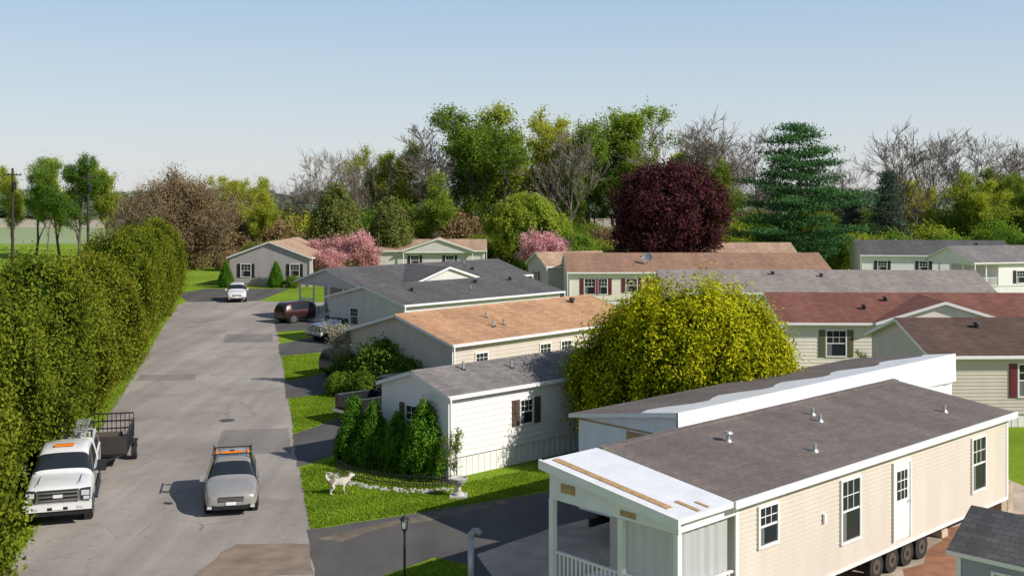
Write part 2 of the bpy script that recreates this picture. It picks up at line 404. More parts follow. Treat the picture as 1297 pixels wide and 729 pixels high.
def skel(H,lev,nch,spread,r0,seed,trunk=.25,up=.12,tl=.62,shr=.6,k0=1.8):
    rng=np.random.default_rng(seed); segs=[];tips=[]
    def rec(p,d,l,r,k):
        n=4; pts=[p]; dd=d; rs=[r*(1-.72*i/n) for i in range(n+1)]
        for i in range(n):
            dd=dd+rng.normal(0,.07 if k==0 else .16,3)+np.array([0,0,up if k else .05]); dd=dd/np.linalg.norm(dd)
            q=pts[-1]+dd*l/n; segs.append((pts[-1],q,rs[i],rs[i+1],k)); pts.append(q)
            if k>=lev-1: tips.append(q)
        if k<lev:
            m=nch if k else int(nch*k0)
            for j in range(m):
                f=(trunk+(1-trunk)*(j+rng.uniform(0,1))/m) if k==0 else rng.uniform(.25,1.)
                x=f*n; i=min(n-1,int(x)); pp=pts[i]+(pts[i+1]-pts[i])*(x-i); rr=rs[i]*(1-(x-i))+rs[i+1]*(x-i)
                td=pts[i+1]-pts[i]; td=td/np.linalg.norm(td)
                u=rng.normal(size=3); u=u-td*(u@td); u/=np.linalg.norm(u)
                s=spread*rng.uniform(.6,1.3); nd=td*math.cos(s)+u*math.sin(s); 
                if nd[2]<-.1: nd[2]*=-.3
                nd/=np.linalg.norm(nd)
                rec(pp,nd,l*shr*rng.uniform(.7,1.15)*(1.15-.5*f if k==0 else 1),max(rr*.62,.012),k+1)
    rec(np.zeros(3),np.array([0,0,1.]),H*tl,r0,0)
    zz=max(s[1][2] for s in segs); f=H/zz
    segs=[(a*f,b*f,c,d,k) for a,b,c,d,k in segs]; tips=[t*f for t in tips]
    return segs,np.array(tips)
def treemesh(name,H,lev,nch,spread,r0,seed,mats,nl=0,sig=.5,ls=.2,tw=.02,**kw):
    segs,tips=skel(H,lev,nch,spread,r0,seed,**kw)
    big=[s for s in segs if s[4]<2]; sm=[s for s in segs if s[4]>=2]
    q=[segquads(big,7)]; 
    if sm: q.append(segquads([(a,b,max(c,tw*1.3),max(d,tw),k) for a,b,c,d,k in sm],3))
    q=np.concatenate(q); mi=np.ones(len(q)); v=np.full(len(q),.5)
    if nl:
        rng=np.random.default_rng(seed+9)
        n=len(tips); cv=rng.uniform(0,1,n)
        ctr=tips.mean(0); C=(tips[:,None,:]+rng.normal(size=(n,nl,3))*sig*rng.uniform(.4,1.2,(n,1,1))).reshape(-1,3)
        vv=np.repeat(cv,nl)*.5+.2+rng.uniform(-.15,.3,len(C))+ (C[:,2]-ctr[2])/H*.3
        lq=leaves(C,ls,None,1.0); q=np.concatenate([q,lq]); mi=np.concatenate([mi,np.zeros(len(lq))]); v=np.concatenate([v,vv])
    return bake(name,q,mi,v,mats)
def conifer(name,H,Rr,seed,mats,nlev=16,nb=8,z0=.08,irr=.3,ls=.22,nl=26,sig=.35,power=.75,droop=.05):
    rng=np.random.default_rng(seed); segs=[(np.zeros(3),np.array([0,0,H*.97]),H*.022,.03)]; C=[];v=[]
    for i in range(nlev):
        f=(i+.5)/nlev; z=H*(z0+(1-z0)*f)
        for j in range(nb):
            th=2*math.pi*(j+rng.uniform(0,1))/nb+i*.7; L=Rr*(1-f)**power*rng.uniform(1-irr,1+irr*.6)*(min(1,.55+f*2.2)); L=max(L,.3)
            zz=z+rng.uniform(-.4,.4)*H/nlev
            p0=np.array([0,0,zz]); p1=np.array([L*math.cos(th),L*math.sin(th),zz+L*(.18-droop*2)]); segs.append((p0,p1,.07,.02))
            m=max(3,int(L/.45)); 
            for k in range(m):
                g=.25+.75*(k+1)/m; c=p0+(p1-p0)*g; w=.25+.5*math.sin(g*2.6)
                cc=c+rng.normal(size=(nl,3))*np.array([sig*(w+.7),sig*(w+.7),sig*.38]); C.append(cc)
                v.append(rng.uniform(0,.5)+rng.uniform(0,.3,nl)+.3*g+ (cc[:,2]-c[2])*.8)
    C=np.concatenate(C);v=np.concatenate(v)
    q=leaves(C,ls,None,asp=.35); sq=segquads(segs,5)
    return bake(name,np.concatenate([q,sq]),np.concatenate([np.zeros(len(q)),np.ones(len(sq))]),np.concatenate([v,np.zeros(len(sq))]),mats)
def place(name,me,x,y,s=1,rot=None,sz=None,parent=None,z=0):
    o=bpy.data.objects.new(name,me); o.location=(x,y,z); o.rotation_euler=(0,0,random.uniform(0,6.28) if rot is None else rot)
    o.scale=(s,s,sz if sz else s); return link(o,parent)

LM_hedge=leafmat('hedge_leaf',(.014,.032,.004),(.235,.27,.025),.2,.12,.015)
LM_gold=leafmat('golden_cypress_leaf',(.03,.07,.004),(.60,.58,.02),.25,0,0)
LM_arb=leafmat('arborvitae_leaf',(.015,.055,.006),(.16,.33,.03),.22,.1,.01)
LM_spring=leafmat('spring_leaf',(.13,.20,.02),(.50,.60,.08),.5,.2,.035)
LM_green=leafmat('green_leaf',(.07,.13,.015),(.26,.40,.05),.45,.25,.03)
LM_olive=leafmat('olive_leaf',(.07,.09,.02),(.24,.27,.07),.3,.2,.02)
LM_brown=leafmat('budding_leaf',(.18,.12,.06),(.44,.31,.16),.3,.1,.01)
LM_pine=leafmat('pine_needle',(.015,.05,.022),(.10,.22,.07),.15,.15,.01)
LM_spruce=leafmat('spruce_needle',(.03,.045,.035),(.11,.15,.10),.15,.1,.01)
LM_purple=leafmat('purple_maple_leaf',(.018,.006,.010),(.16,.055,.062),.25,.05,.005)
LM_pink=leafmat('pink_blossom',(.48,.18,.18),(.88,.56,.54),.35,.1,.01)
LM_white=leafmat('white_blossom',(.25,.25,.12),(.65,.6,.45),.35,.1,.01)
LM_far=leafmat('distant_leaf',(.13,.18,.12),(.24,.30,.19),.2,.2,.02)  # pale tint paints distance haze into the leaf colour

# ---------------------------------------------------------------- ground, road, drives
sheet('ground',[(-2500,-60),(2500,-60),(2500,4000),(-2500,4000)],0,GRASS)
XR=lambda y:-5.33-.233*(y-30.4)
XL=lambda y:-13.96-.238*(y-30.4)
ys=[5,20,40,60,80,95]
road=[(XL(y),y) for y in ys]+[(XL(104),104),(-31.8,113),(-27,115),(-24.5,108),(-20,106.5),(-8,110),(-7,104),(-19.5,98)]+[(XR(y),y) for y in reversed(ys)]
sheet('road',road,.004,ROADM,.09)
def rp(f,y): return (XL(y)+(XR(y)-XL(y))*f,y)
sheet('road_patch',[rp(.62,44.5),rp(.97,44.8),rp(.97,49.5),rp(.64,49.2)],.008,PATCHM,.05)
sheet('road_patch',[rp(.05,62),rp(.42,62.3),rp(.42,64.2),rp(.05,64)],.008,PATCHM,.05)
sheet('road_patch',[rp(.55,78),rp(.95,78.3),rp(.95,83),rp(.57,82.6)],.008,PATCHM,.05)
sheet('road_patch',[rp(.60,30.2),rp(.985,30.6),rp(.985,33.2),rp(.72,33.0),rp(.66,31.8)],.008,plain('stained_asphalt',(.27,.20,.15),.95,0,.3,1.5,.3),.12)
def drive(name,pts,mat=DRIVEM,z=.012,j=.05): return sheet(name,pts,z,mat,j)
drive('driveway',[(XR(34.5)-.1,34.5),(-4.5,35.6),(-2.3,36.8),(-.2,38.1),(3,40),(9,36),(4,28),(-.5,24),(-1.2,31.2),(-2.2,31.9),(-3.7,30.3),(-4.4,28.5),(-5.2,22),(XR(22)-.1,22)])
drive('driveway',[(XR(42.4)-.1,42.4),(-6.9,45.2),(-2.5,49.5),(-4.5,55.5),(-7.5,53.0),(XR(48.2)-.1,48.2)])
drive('driveway',[(XR(56.6)-.1,56.6),(-9.2,58.6),(-7,64),(-10,66),(XR(61.6)-.1,61.6)])
drive('driveway',[(XR(71.5)-.1,71.5),(-11,74.5),(-9.5,82),(-13,84),(XR(77)-.1,77)])
drive('driveway',[(XR(84)-.1,84),(-14,86),(-14,93),(-17,95),(XR(90)-.1,90)])
drive('driveway',[(-31.5,107),(-24.8,108),(-24.5,122),(-34,122),(-35,116)])
sheet('concrete_pad',[(-1.0,32.2),(1.3,34.8),(5,37.5),(18,42),(19,36),(6,24),(.5,24),(-.2,29)],.017,CONC,.05)
sheet('dirt_patch',[(6,24),(8,23.6),(18.2,33),(17.5,36.5),(14,35)],.022,BRIM,.25)
sheet('dirt_patch',[(-5.9,33.6),(-4.9,34.6),(-2.6,36.4),(-.4,37.8),(-.1,37.4),(-2.2,35.9),(-4.0,34.6),(-5.2,33.2)],.017,plain('verge_dirt',(.17,.14,.10),1,0,.4,2),.12)
mh=MB(); mh.cyl((-13.2,51.2,.004),(-13.2,51.2,.010),.36,k=24); mh.cyl((-13.2,51.2,.010),(-13.2,51.2,.014),.30,k=24); mh.obj('manhole_cover',[plain('cast_iron',(.10,.09,.08),.8,.3)])
sheet('field',[(-400,230),(60,230),(60,330),(-400,330)],.02,FIELD1)
sheet('field',[(-600,334),(100,334),(100,470),(-600,470)],.03,FIELD2)
sheet('field',[(-900,474),(300,474),(300,700),(-900,700)],.04,FIELD1)

def inpoly(x,y,P):
    r=np.zeros(len(x),bool); n=len(P)
    for i in range(n):
        x1,y1=P[i];x2,y2=P[(i+1)%n]
        c=((y1>y)!=(y2>y))&(x<(x2-x1)*(y-y1)/(y2-y1+1e-12)+x1); r^=c
    return r
lawns=[([(XR(34.6),34.6),(-4.5,35.7),(-2.3,36.9),(-.2,38.2),(2.5,40),(4,44.5),(-2.2,39.8),(-6.6,43.8),(XR(42.2),42.2)],60000),
 ([(-3.6,30.2),(-2.1,31.8),(-1.2,31.1),(-.6,24),(-4.4,24)],14000),
 ([(XR(48.4),48.4),(-7.6,53.4),(-6,57),(-9.0,58.3),(XR(56.4),56.4)],22000),
 ([(XR(61.8),61.8),(-10.2,66),(-10.5,73.5),(XR(71.2),71.2)],16000),
 ([(XL(30)+.15,30),(XL(75)+.15,75),(XL(75)-2.6,75),(XL(30)-3.6,30)],70000)]
G=[];
for P,n in lawns:
    xs=[p[0] for p in P];yy=[p[1] for p in P]
    x=R.uniform(min(xs),max(xs),n*2);y=R.uniform(min(yy),max(yy),n*2); k=inpoly(x,y,P); x=x[k][:n];y=y[k][:n]
    G.append(np.stack([x,y,np.full(len(x),.025)],1))
G=np.concatenate(G); N=len(G)
th=R.uniform(0,6.28,N); w=R.uniform(.012,.03,N); h=R.uniform(.03,.075,N); lean=R.normal(0,.035,(N,2))
d=np.stack([np.cos(th)*w,np.sin(th)*w,np.zeros(N)],1); tp=np.stack([lean[:,0],lean[:,1],h],1); b0=G.copy(); b0[:,2]=.0
q=np.stack([b0-d,b0+d,b0+tp+d*.2,b0+tp-d*.2],1)
LM_grass=leafmat('grass_blade',(.12,.22,.016),(.38,.52,.045),.4,0,0)
patchv=.35*np.sin(G[:,0]*1.7+np.sin(G[:,1]*1.1)*2)*np.sin(G[:,1]*1.3+1)
link(bpy.data.objects.new('grass',bake('grass',q,np.zeros(N),R.uniform(0,1,N)*.7+.15+patchv*.6,[LM_grass])))

# ---------------------------------------------------------------- homes
BEIGE=siding_mat('siding_beige',(.62,.55,.47)); VWHITE=siding_mat('siding_white',(.84,.80,.78),.08); TAN=siding_mat('siding_tan',(.60,.52,.45))
GREY=siding_mat('siding_grey',(.42,.38,.37)); CREAM=siding_mat('siding_cream',(.84,.76,.66)); BLUE=siding_mat('siding_bluegrey',(.31,.34,.39)); PALE=siding_mat('siding_palegrey',(.66,.62,.60)); 
WRAP=plain('house_wrap',(.80,.80,.82),.35,0,.10,2,.5)
R_A=shingle('shingle_greybrown',(.19,.16,.145),.1); R_2=shingle('shingle_grey',(.24,.22,.21)); R_3=shingle('shingle_rust',(.52,.30,.17)); R_4=shingle('shingle_charcoal',(.125,.12,.12))
R_8=shingle('shingle_brown',(.35,.21,.14)); R_10=shingle('shingle_redbrown',(.23,.10,.075)); R_11=shingle('shingle_darkbrown',(.135,.085,.068)); R_9=shingle('shingle_lightgrey',(.32,.28,.25)); R_7=shingle('shingle_tan',(.48,.33,.23))
MAROON=plain('shutter_maroon',(.16,.02,.03),.5); OLIVE=plain('shutter_olive',(.15,.14,.07),.5); DARKB=plain('shutter_dark',(.03,.022,.022),.5); BRN=plain('shutter_brown',(.10,.07,.05),.5)

def homeA():
    ang=math.radians(42.9); P=empty('mobile_home_half',(3.6,24.0,0),ang)
    L=16.7;W=3.95;e=3.42;hi=3.92;b=.8;p=2.2; top=lambda y:e+(hi-e)*y/W
    w=MB(); siding(w,(0,0),(1,0),(0,-1),L,b,e,0,.115,t0=p)
    w.M=Matrix.Translation((p,0,0))
    siding(w,(0,W),(0,-1),(-1,0),W,b,e-.01,0,.115); w.M=Matrix()
    w.face([(L,0,b),(L,W,b),(L,W,hi),(L,0,e)],0)
    w.face([(p,W,b),(L,W,b),(L,W,hi),(p,W,hi)],1)
    w.face([(p,0,e-.01),(p,W,e-.01),(p,W,hi)],1)
    w.hexa([(0,-.02,e-.32),(.1,-.02,e-.32),(.1,W,e-.32),(0,W,e-.32),(0,-.02,e),(.1,-.02,e),(.1,W,hi),(0,W,hi)],1)
    w.box(.1,p,-.02,.1,e-.3,e-.001,1); w.box(.1,p,W-.1,W,e-.3,hi-.02,1)
    w.box(-.012,-.002,W*.30,W*.42,e-.25,e-.12,2); w.box(-.012,-.002,W*.78,W*.9,e-.1,e+.12,2)
    w.obj('walls',[BEIGE,WRAP,OSB],P)
    r=MB(); s=(hi-e)/W; oh=.22; sx=1.75
    def slab(x0,x1,m,dz=0,y0=-oh,y1=W+.02): slope_roof(r,x0,x1,y0,e+s*y0+.01+dz,y1,e+s*y1+.01+dz,.12,m,1)
    slab(-.25,sx,2); slab(sx+.001,L+.15,0,0.0)
    for y0,y1,x0,x1 in ((.3,W-.1,.0,.2),(-.15,.5,.5,.62),(-.12,.25,.9,.98)):
        A=[(x0,y0,e+s*y0+.134),(x1,y0,e+s*y0+.134),(x1,y1,e+s*y1+.134),(x0,y1,e+s*y1+.134)]
        B=[(a[0],a[1],a[2]+.015) for a in A]; r.hexa(A+B,3)
    r.hexa([(sx,-oh-.06,e-s*oh-.03),(L+.18,-oh-.06,e-s*oh-.03),(L+.18,-oh-.002,e-s*oh-.03),(sx,-oh-.002,e-s*oh-.03),(sx,-oh-.06,e-s*oh+.15),(L+.18,-oh-.06,e-s*oh+.15),(L+.18,-oh-.002,e-s*oh+.15),(sx,-oh-.002,e-s*oh+.15)],1)
    r.hexa([(-.33,-oh-.06,e-s*oh-.06),(-.252,-oh-.06,e-s*oh-.06),(-.252,W+.05,hi-.06),(-.33,W+.05,hi-.06),(-.33,-oh-.06,e-s*oh+.15),(-.252,-oh-.06,e-s*oh+.15),(-.252,W+.05,hi+.16),(-.33,W+.05,hi+.16)],1)
    A=[(sx,W-.18,hi+.10),(L+.15,W-.18,hi+.10),(L+.15,W+.03,hi+.12),(sx,W+.03,hi+.12)]; r.hexa(A+[(a[0],a[1],a[2]+.045) for a in A],0)
    r.obj('roof',[R_A,WHITE,WRAP,OSB,STEEL],P)
    wd=MB(); o=(0,0);d=(1,0);n=(0,-1)
    window(wd,o,d,n,3.37,2.2,3.08,.72); window(wd,o,d,n,7.1,1.5,3.05,.86); window(wd,o,d,n,14.6,1.45,3.0,.86)
    wd.obj('windows',[WHITE,GLASS,GLASS2,WHITE],P)
    dd=MB(); door(dd,o,d,n,9.8,.95,2.08,.86); dd.obj('door',[WHITE,GLASS,GLASS2,WHITE,CHROME],P)
    t=MB(); 
    for y in (.05,W/2-.3,W-.05): t.box(.0,.14,y-.07 if y>.1 else .0,y+.07,.95,e-.325)
    t.box(p-.12,p-.0,-.03,.0,b,e-.02); t.box(L-.1,L+.03,-.035,.0,b,e-.02)
    t.box(-.02,p,-.02,W,.72,.94)
    railing(t,(.14,.06),(p-.13,.06),.95); railing(t,(.07,.13),(.07,W/2-.4),.95); railing(t,(.07,W/2-.2),(.07,W-.15),.95)
    t.box(L*.345,L*.352,-.09,-.03,2.2,2.42)
    t.box(p,L,-.045,-.028,b-.06,b+.03)
    t.obj('porch_and_trim',[WHITE],P)
    pl=MB()
    for i in range(16):
        y0=.15+i*.095; a=.18+.03*math.sin(i*1.9); c_=.18+.03*math.sin((i+1)*1.9)
        pl.face([(a,y0,1.0),(c_,y0+.095,1.0),(c_+.02,y0+.095,3.05),(a+.02,y0,3.05)],0)
    for i in range(17):
        x0=.2+i*.11; a=.16+.03*math.sin(i*2.3); c_=.16+.03*math.sin((i+1)*2.3)
        pl.face([(x0,a,1.0),(x0+.11,c_,1.0),(x0+.11,c_,3.08),(x0,a,3.08)],0)
    pm,nn,ll,bb=newmat('plastic_sheet'); bb.inputs['Base Color'].default_value=(.72,.73,.75,1); bb.inputs['Alpha'].default_value=.6; bb.inputs['Roughness'].default_value=.25
    pl.obj('plastic_sheeting',[pm],P)
    c=MB()
    for y in (.7,W-.9): c.box(-1.6,L-.2,y,y+.12,.5,.75,0)
    for x in np.arange(0,L-.5,2.0): c.box(x,x+.08,.2,W-.2,.66,.78,0)
    c.cyl((-1.6,.76,.6),(-3.0,W/2,.55),.06,m=0); c.cyl((-1.6,W-.84,.6),(-3.0,W/2,.55),.06,m=0); c.box(-3.2,-2.9,W/2-.1,W/2+.1,.45,.65,0)
    c.cyl((-2.8,W/2,0),(-2.8,W/2,.5),.05,m=0)
    for x in (8.75,9.6,10.45,11.3):
        for y in (.14,W-.14-.2):
            c.cyl((x,y,.36),(x,y+.2,.36),.36,k=20,m=1); c.cyl((x,y-.012,.36),(x,y+.0,.36),.2,k=16,m=2); c.cyl((x,y-.03,.36),(x,y-.01,.36),.07,k=10,m=1)
        c.cyl((x,.3,.36),(x,W-.3,.36),.06,m=0)
    for x in (1.5,4.5,6.8,13.5,15.8):
        for y in (.6,W-1.0):
            c.box(x,x+.4,y,y+.4,0,.22,3); c.box(x+.02,x+.38,y+.02,y+.38,.222,.5,3)
    c.obj('chassis_and_wheels',[BLACKM,RUBBER,WOOD,CONC],P)
    v=MB()
    for x,y in ((5.4,2.6),(6.9,.9),(9.6,2.4),(10.0,2.9),(14.5,1.0)):
        z=top(y)+.12; v.cyl((x,y,z-.02),(x,y,z+.22),.05,m=0); v.cyl((x,y,z-.02),(x,y,z+.07),.12,.07,m=0)
    v.cyl((5.4,2.6,top(2.6)+.34),(5.4,2.6,top(2.6)+.40),.14,.1,m=0)
    v.obj('roof_vents',[STEEL],P)
homeA()
def homeB():
    P=empty('mobile_home_half',(4.75,31.2,0),math.radians(42.9)); L=16.6;W=3.95;hi=4.2;e=3.62;b=.8
    w=MB()
    n=40
    for i in range(n):
        x0=L*i/n;x1=L*(i+1)/n; a=.03*math.sin(i*2.1);c=.03*math.sin((i+1)*2.1)
        w.face([(x0,-a*.3,b),(x1,-c*.3,b),(x1,c-.02,hi),(x0,a-.02,hi)],0)
    w.face([(0,0,b),(0,W,b),(0,W,e),(0,0,hi)],0); w.face([(L,0,b),(L,W,b),(L,W,e),(L,0,hi)],0); w.face([(0,W,b),(L,W,b),(L,W,e),(0,W,e)],1)
    w.box(-.02,-.005,.9,2.0,3.12,3.5,2); w.box(-.03,-.005,0,W,3.55,3.60,2)
    w.box(-.02,-.005,-.0,.12,b,hi-.1,2)
    w.obj('walls',[WRAP,BEIGE,OSB],P)
    r=MB(); s=(hi-e)/W
    slope_roof(r,-.2,L+.15,W+.25,e-.25*s+.01,0,hi+.01,.12,0,1)
    n=24
    for i in range(n):
        x0=-.2+(L+.35)*i/n;x1=-.2+(L+.35)*(i+1)/n; y0=1.3+.35*math.sin(i*1.3);y1=1.3+.35*math.sin((i+1)*1.3)
        r.face([(x0,-.08,hi+.15),(x1,-.08,hi+.15),(x1,y1,hi+.14-y1*s),(x0,y0,hi+.14-y0*s)],2)
        r.face([(x0,-.08,hi+.15),(x1,-.08,hi+.15),(x1,-.1-.06*math.sin(i*1.7+1.7),hi-.9),(x0,-.1-.06*math.sin(i*1.7),hi-.9)],2)
    r.obj('roof',[R_A,WHITE,WRAP],P)
    c=MB(); 
    for y in (.7,W-.9): c.box(-.4,L-.2,y,y+.12,.5,.75,0)
    for x in (8.,8.9,9.8):
        for y in (.14,W-.34): c.cyl((x,y,.36),(x,y+.2,.36),.36,k=18,m=1)
    for x in (1.,4.5,13.5,15.8):
        for y in (.6,W-1.0): c.box(x,x+.4,y,y+.4,0,.5,2)
    c.obj('chassis_and_wheels',[BLACKM,RUBBER,CONC],P)
homeB()

house('mobile_home',(-2.33,40.6),42.5,13.0,4.15,3.0,.62,VWHITE,R_2,wins=[(3.9,1.55,2.45,.62),(9,1.3,2.4,.9)],gwins=[(2.1,1.3,2.4,.9)],shut=BRN,base=.75,oh=.18,nv=3,course=.22,seed=3)
house('mobile_home',(-2.95,54.7),46,15.1,8.2,3.0,1.1,TAN,R_3,wins=[(2.0,1.5,2.4,.8),(6.8,1.4,2.4,.8),(8.5,1.4,2.4,.8),(11.5,1.4,2.4,.8),(13.8,1.4,2.4,.8)],gwins=[(2.5,1.3,2.4,.9)],base=.6,nv=6,seed=4)
house('mobile_home',(-7.2,73.9),44,15.0,8.6,3.0,.95,PALE,R_4,wins=[(2,1.4,2.4,.8),(5,1.4,2.4,.8),(8.5,1.4,2.4,.8),(12,1.4,2.4,.8)],gwins=[(3,1.3,2.4,.9)],base=.6,nv=5,seed=5)
house('mobile_home',(-12.2,88),44,19,8.6,3.05,1.15,PALE,R_4,wins=[(5,1.4,2.4,.8),(9.5,1.4,2.4,.8),(14,1.4,2.4,.8)],base=.8,porch=2.6,nv=4,seed=6,fg=(4.5,12.0,1.3,1.15),gdoors=(4,))
house('mobile_home',(-22.8,124.5),86,14,9.2,3.25,1.7,GREY,R_7,wins=[(3,1.2,2.5,.9),(8,1.2,2.5,.9)],gwins=[(1.9,1.1,2.5,1.1),(7.5,1.2,2.5,1.0)],shut=DARKB,base=.4,nv=0,seed=7,skirt=CONC)
house('mobile_home',(-17.5,142),2,14,8.6,3.1,1.2,PALE,R_7,wins=[(5,1.3,2.5,1.0),(9.5,1.3,2.5,1.0)],shut=DARKB,base=.5,nv=2,seed=8,fg=(3.5,12.5,.6,1.5))
house('mobile_home',(3.6,112),20,7,5.5,3.1,1.2,TAN,R_7,gwins=[(2.5,1.3,2.4,.8)],shut=MAROON,base=.5,nv=0,seed=9)
house('mobile_home',(5.4,103.5),1,24.5,9.2,3.1,1.45,CREAM,R_8,wins=[(1.9,1.1,2.5,1.0),(3.1,1.1,2.5,.8),(5.8,1.3,2.5,1.0),(8,1.3,2.5,1),(12,1.3,2.4,1)],shut=MAROON,base=.5,nv=3,seed=10)
house('mobile_home',(18,123),1,14,9,3.1,1.6,CREAM,R_7,base=.5,nv=0,seed=11)
house('mobile_home',(11.5,82.5),-2.5,24,8.6,3.1,1.3,PALE,R_9,wins=[(4,1.3,2.5,1.0),(12,1.3,2.5,1)],base=.5,nv=3,seed=12)
house('mobile_home',(15.4,62.5),-1.5,19,8.2,3.2,1.2,CREAM,R_10,wins=[(2.9,1.35,2.75,1.05),(6.7,1.35,2.75,1.0),(13,1.3,2.5,1)],shut=OLIVE,base=.55,nv=3,seed=13,fg=(5.2,12.4,.4,1.1),oh=.35,skirt=PALE)
house('mobile_home',(18.9,49.6),2,14,7.6,3.2,1.15,TAN,R_11,wins=[(4.3,1.4,2.8,.8),(8,1.4,2.5,.9)],shut=MAROON,base=.6,nv=3,seed=14,course=.16)
house('mobile_home',(41.5,131),-8,17,9,3.2,1.5,VWHITE,R_4,wins=[(2.3,1.3,2.5,1),(7,1.3,2.5,1),(11,1.3,2.5,1)],shut=DARKB,base=.5,nv=3,seed=15)
house('mobile_home',(47.3,113),14,14,8,3.4,1.4,VWHITE,R_2,wins=[(5.5,1.3,2.5,1)],shut=DARKB,base=1.0,porch=2.8,nv=0,seed=16)

def shed():
    P=empty('garden_shed',(10.45,25.9,0),math.radians(-44)); L=3.6;W=2.6;e=2.15;rise=.65
    w=MB(); siding(w,(0,0),(1,0),(0,-1),L,.1,e,0,.16); siding(w,(0,W),(0,-1),(-1,0),W,.1,e,rise,.16); siding(w,(L,0),(0,1),(1,0),W,.1,e,rise,.16); w.face([(0,W,.1),(L,W,.1),(L,W,e),(0,W,e)])
    w.obj('walls',[BLUE],P)
    r=MB(); s=rise/(W/2); oh=.2
    slope_roof(r,-oh,L+oh,-oh,e-oh*s+.01,W/2,e+rise+.01,.1); slope_roof(r,-oh,L+oh,W+oh,e-oh*s+.01,W/2,e+rise+.01,.1)
    r.obj('roof',[R_4,WHITE],P)
    d=MB(); window(d,(0,0),(1,0),(0,-1),1.2,1.1,1.8,.7,0,1); window(d,(0,0),(1,0),(0,-1),2.6,1.1,1.8,.7,0,1); d.obj('windows',[WHITE,GLASS,GLASS2,WHITE],P)
    t=MB(); t.box(-.04,.08,-.04,0,.1,e-.03); t.box(-.04,0,0,.1,.1,e-.03); t.box(L-.08,L+.04,-.04,0,.1,e-.03); t.box(-.1,L+.1,-.1,W+.1,0,.1); t.obj('trim',[WHITE],P)
shed()
P=empty('concrete_block_stack',(15.9,35.9,0),.7); m=MB()
for k in range(5):
    for i in range(2):
        for j in range(3-(k>3)): m.box(i*.42,i*.42+.4,j*.22,j*.22+.2,k*.2,k*.2+.19,0)
m.obj('blocks',[plain('block_tan',(.42,.35,.26),.9,0,.25,3)],P,bevel=.01)
for cx in (21.4,22.5):
    P=empty('lawn_chair',(cx,61.0,0),random.uniform(-.3,.3)); m=MB()
    for s in (-1,1):
        m.box(s*.28-.03,s*.28+.03,-.3,-.24,0,.6,0); m.box(s*.28-.03,s*.28+.03,.2,.26,0,.6,0); m.box(s*.3-.06,s*.3+.06,-.36,.3,.6,.63,0)
    for i in range(5): m.box(-.26,.26,-.28+i*.1,-.2+i*.1,.36-i*.015,.385-i*.015,0)
    for i in range(5): 
        x=-.24+i*.1; m.hexa([(x,.2,.3),(x+.08,.2,.3),(x+.08,.23,.3),(x,.23,.3),(x,.42,1.0),(x+.08,.42,1.0),(x+.08,.45,1.0),(x,.45,1.0)],0)
    m.obj('frame',[WHITE],P)

# ---------------------------------------------------------------- vehicles
def loftbody(st,mats,parent,name='body',subd=2):
    m=MB(); rings=[]
    for (x,w,zb,belt,wt,zt,_) in st:
        h=[(0,zb),(w*.85,zb),(w*.98,zb+.14),(w*1.0,(zb+belt)/2+.05),(w*.975,belt),(wt,zt-.05),(wt*.75,zt),(0,zt+.015)]
        ring=[(x,y,z) for y,z in h]+[(x,-y,z) for y,z in h[-2:0:-1]]
        rings.append(m.pts(ring)); n=len(ring)
    for i in range(len(st)-1):
        f0,f1=st[i][6],st[i+1][6]
        for j in range(n):
            jj=j if j<7 else n-1-j
            mt=0
            if jj==4 and 'c' in f0 and 'c' in f1: mt=1
            if jj==4 and ('w' in f0 and 'w' in f1): mt=1
            if jj in (5,6) and 'w' in f0 and 'w' in f1: mt=1
            if jj in (0,1): mt=2
            m.f.append((rings[i]+j,rings[i]+(j+1)%n,rings[i+1]+(j+1)%n,rings[i+1]+j)); m.m.append(mt)
    m.f.append(tuple(rings[0]+j for j in range(n))); m.m.append(0)
    m.f.append(tuple(rings[-1]+j for j in reversed(range(n)))); m.m.append(0)
    return m.obj(name,mats,parent,smooth=True,subd=subd)
def wheels(P,xs,y,r,w=.22):
    m=MB()
    for x in xs:
        for s in (-1,1):
            m.cyl((x,s*(y-w),r),(x,s*y,r),r,k=24,m=0)
            m.cyl((x,s*(y-.002),r),(x,s*(y+.012),r),r*.66,r*.62,k=20,m=1)
            m.cyl((x,s*(y+.012),r),(x,s*(y+.02),r),r*.18,k=10,m=0)
            for k in range(5):
                a=k*2*math.pi/5; c=Vector((x,s*(y+.013),r)); u=Vector((math.cos(a),0,math.sin(a)))
                m.cyl(c+u*r*.25,c+u*r*.55,r*.055,k=6,m=0)
            m.cyl((x,s*(y-w*.9),r*1.05),(x,s*(y-.03),r*1.05),r*1.22,k=24,m=2)
    m.obj('wheels',[RUBBER,ALLOY,BLACKM],P)
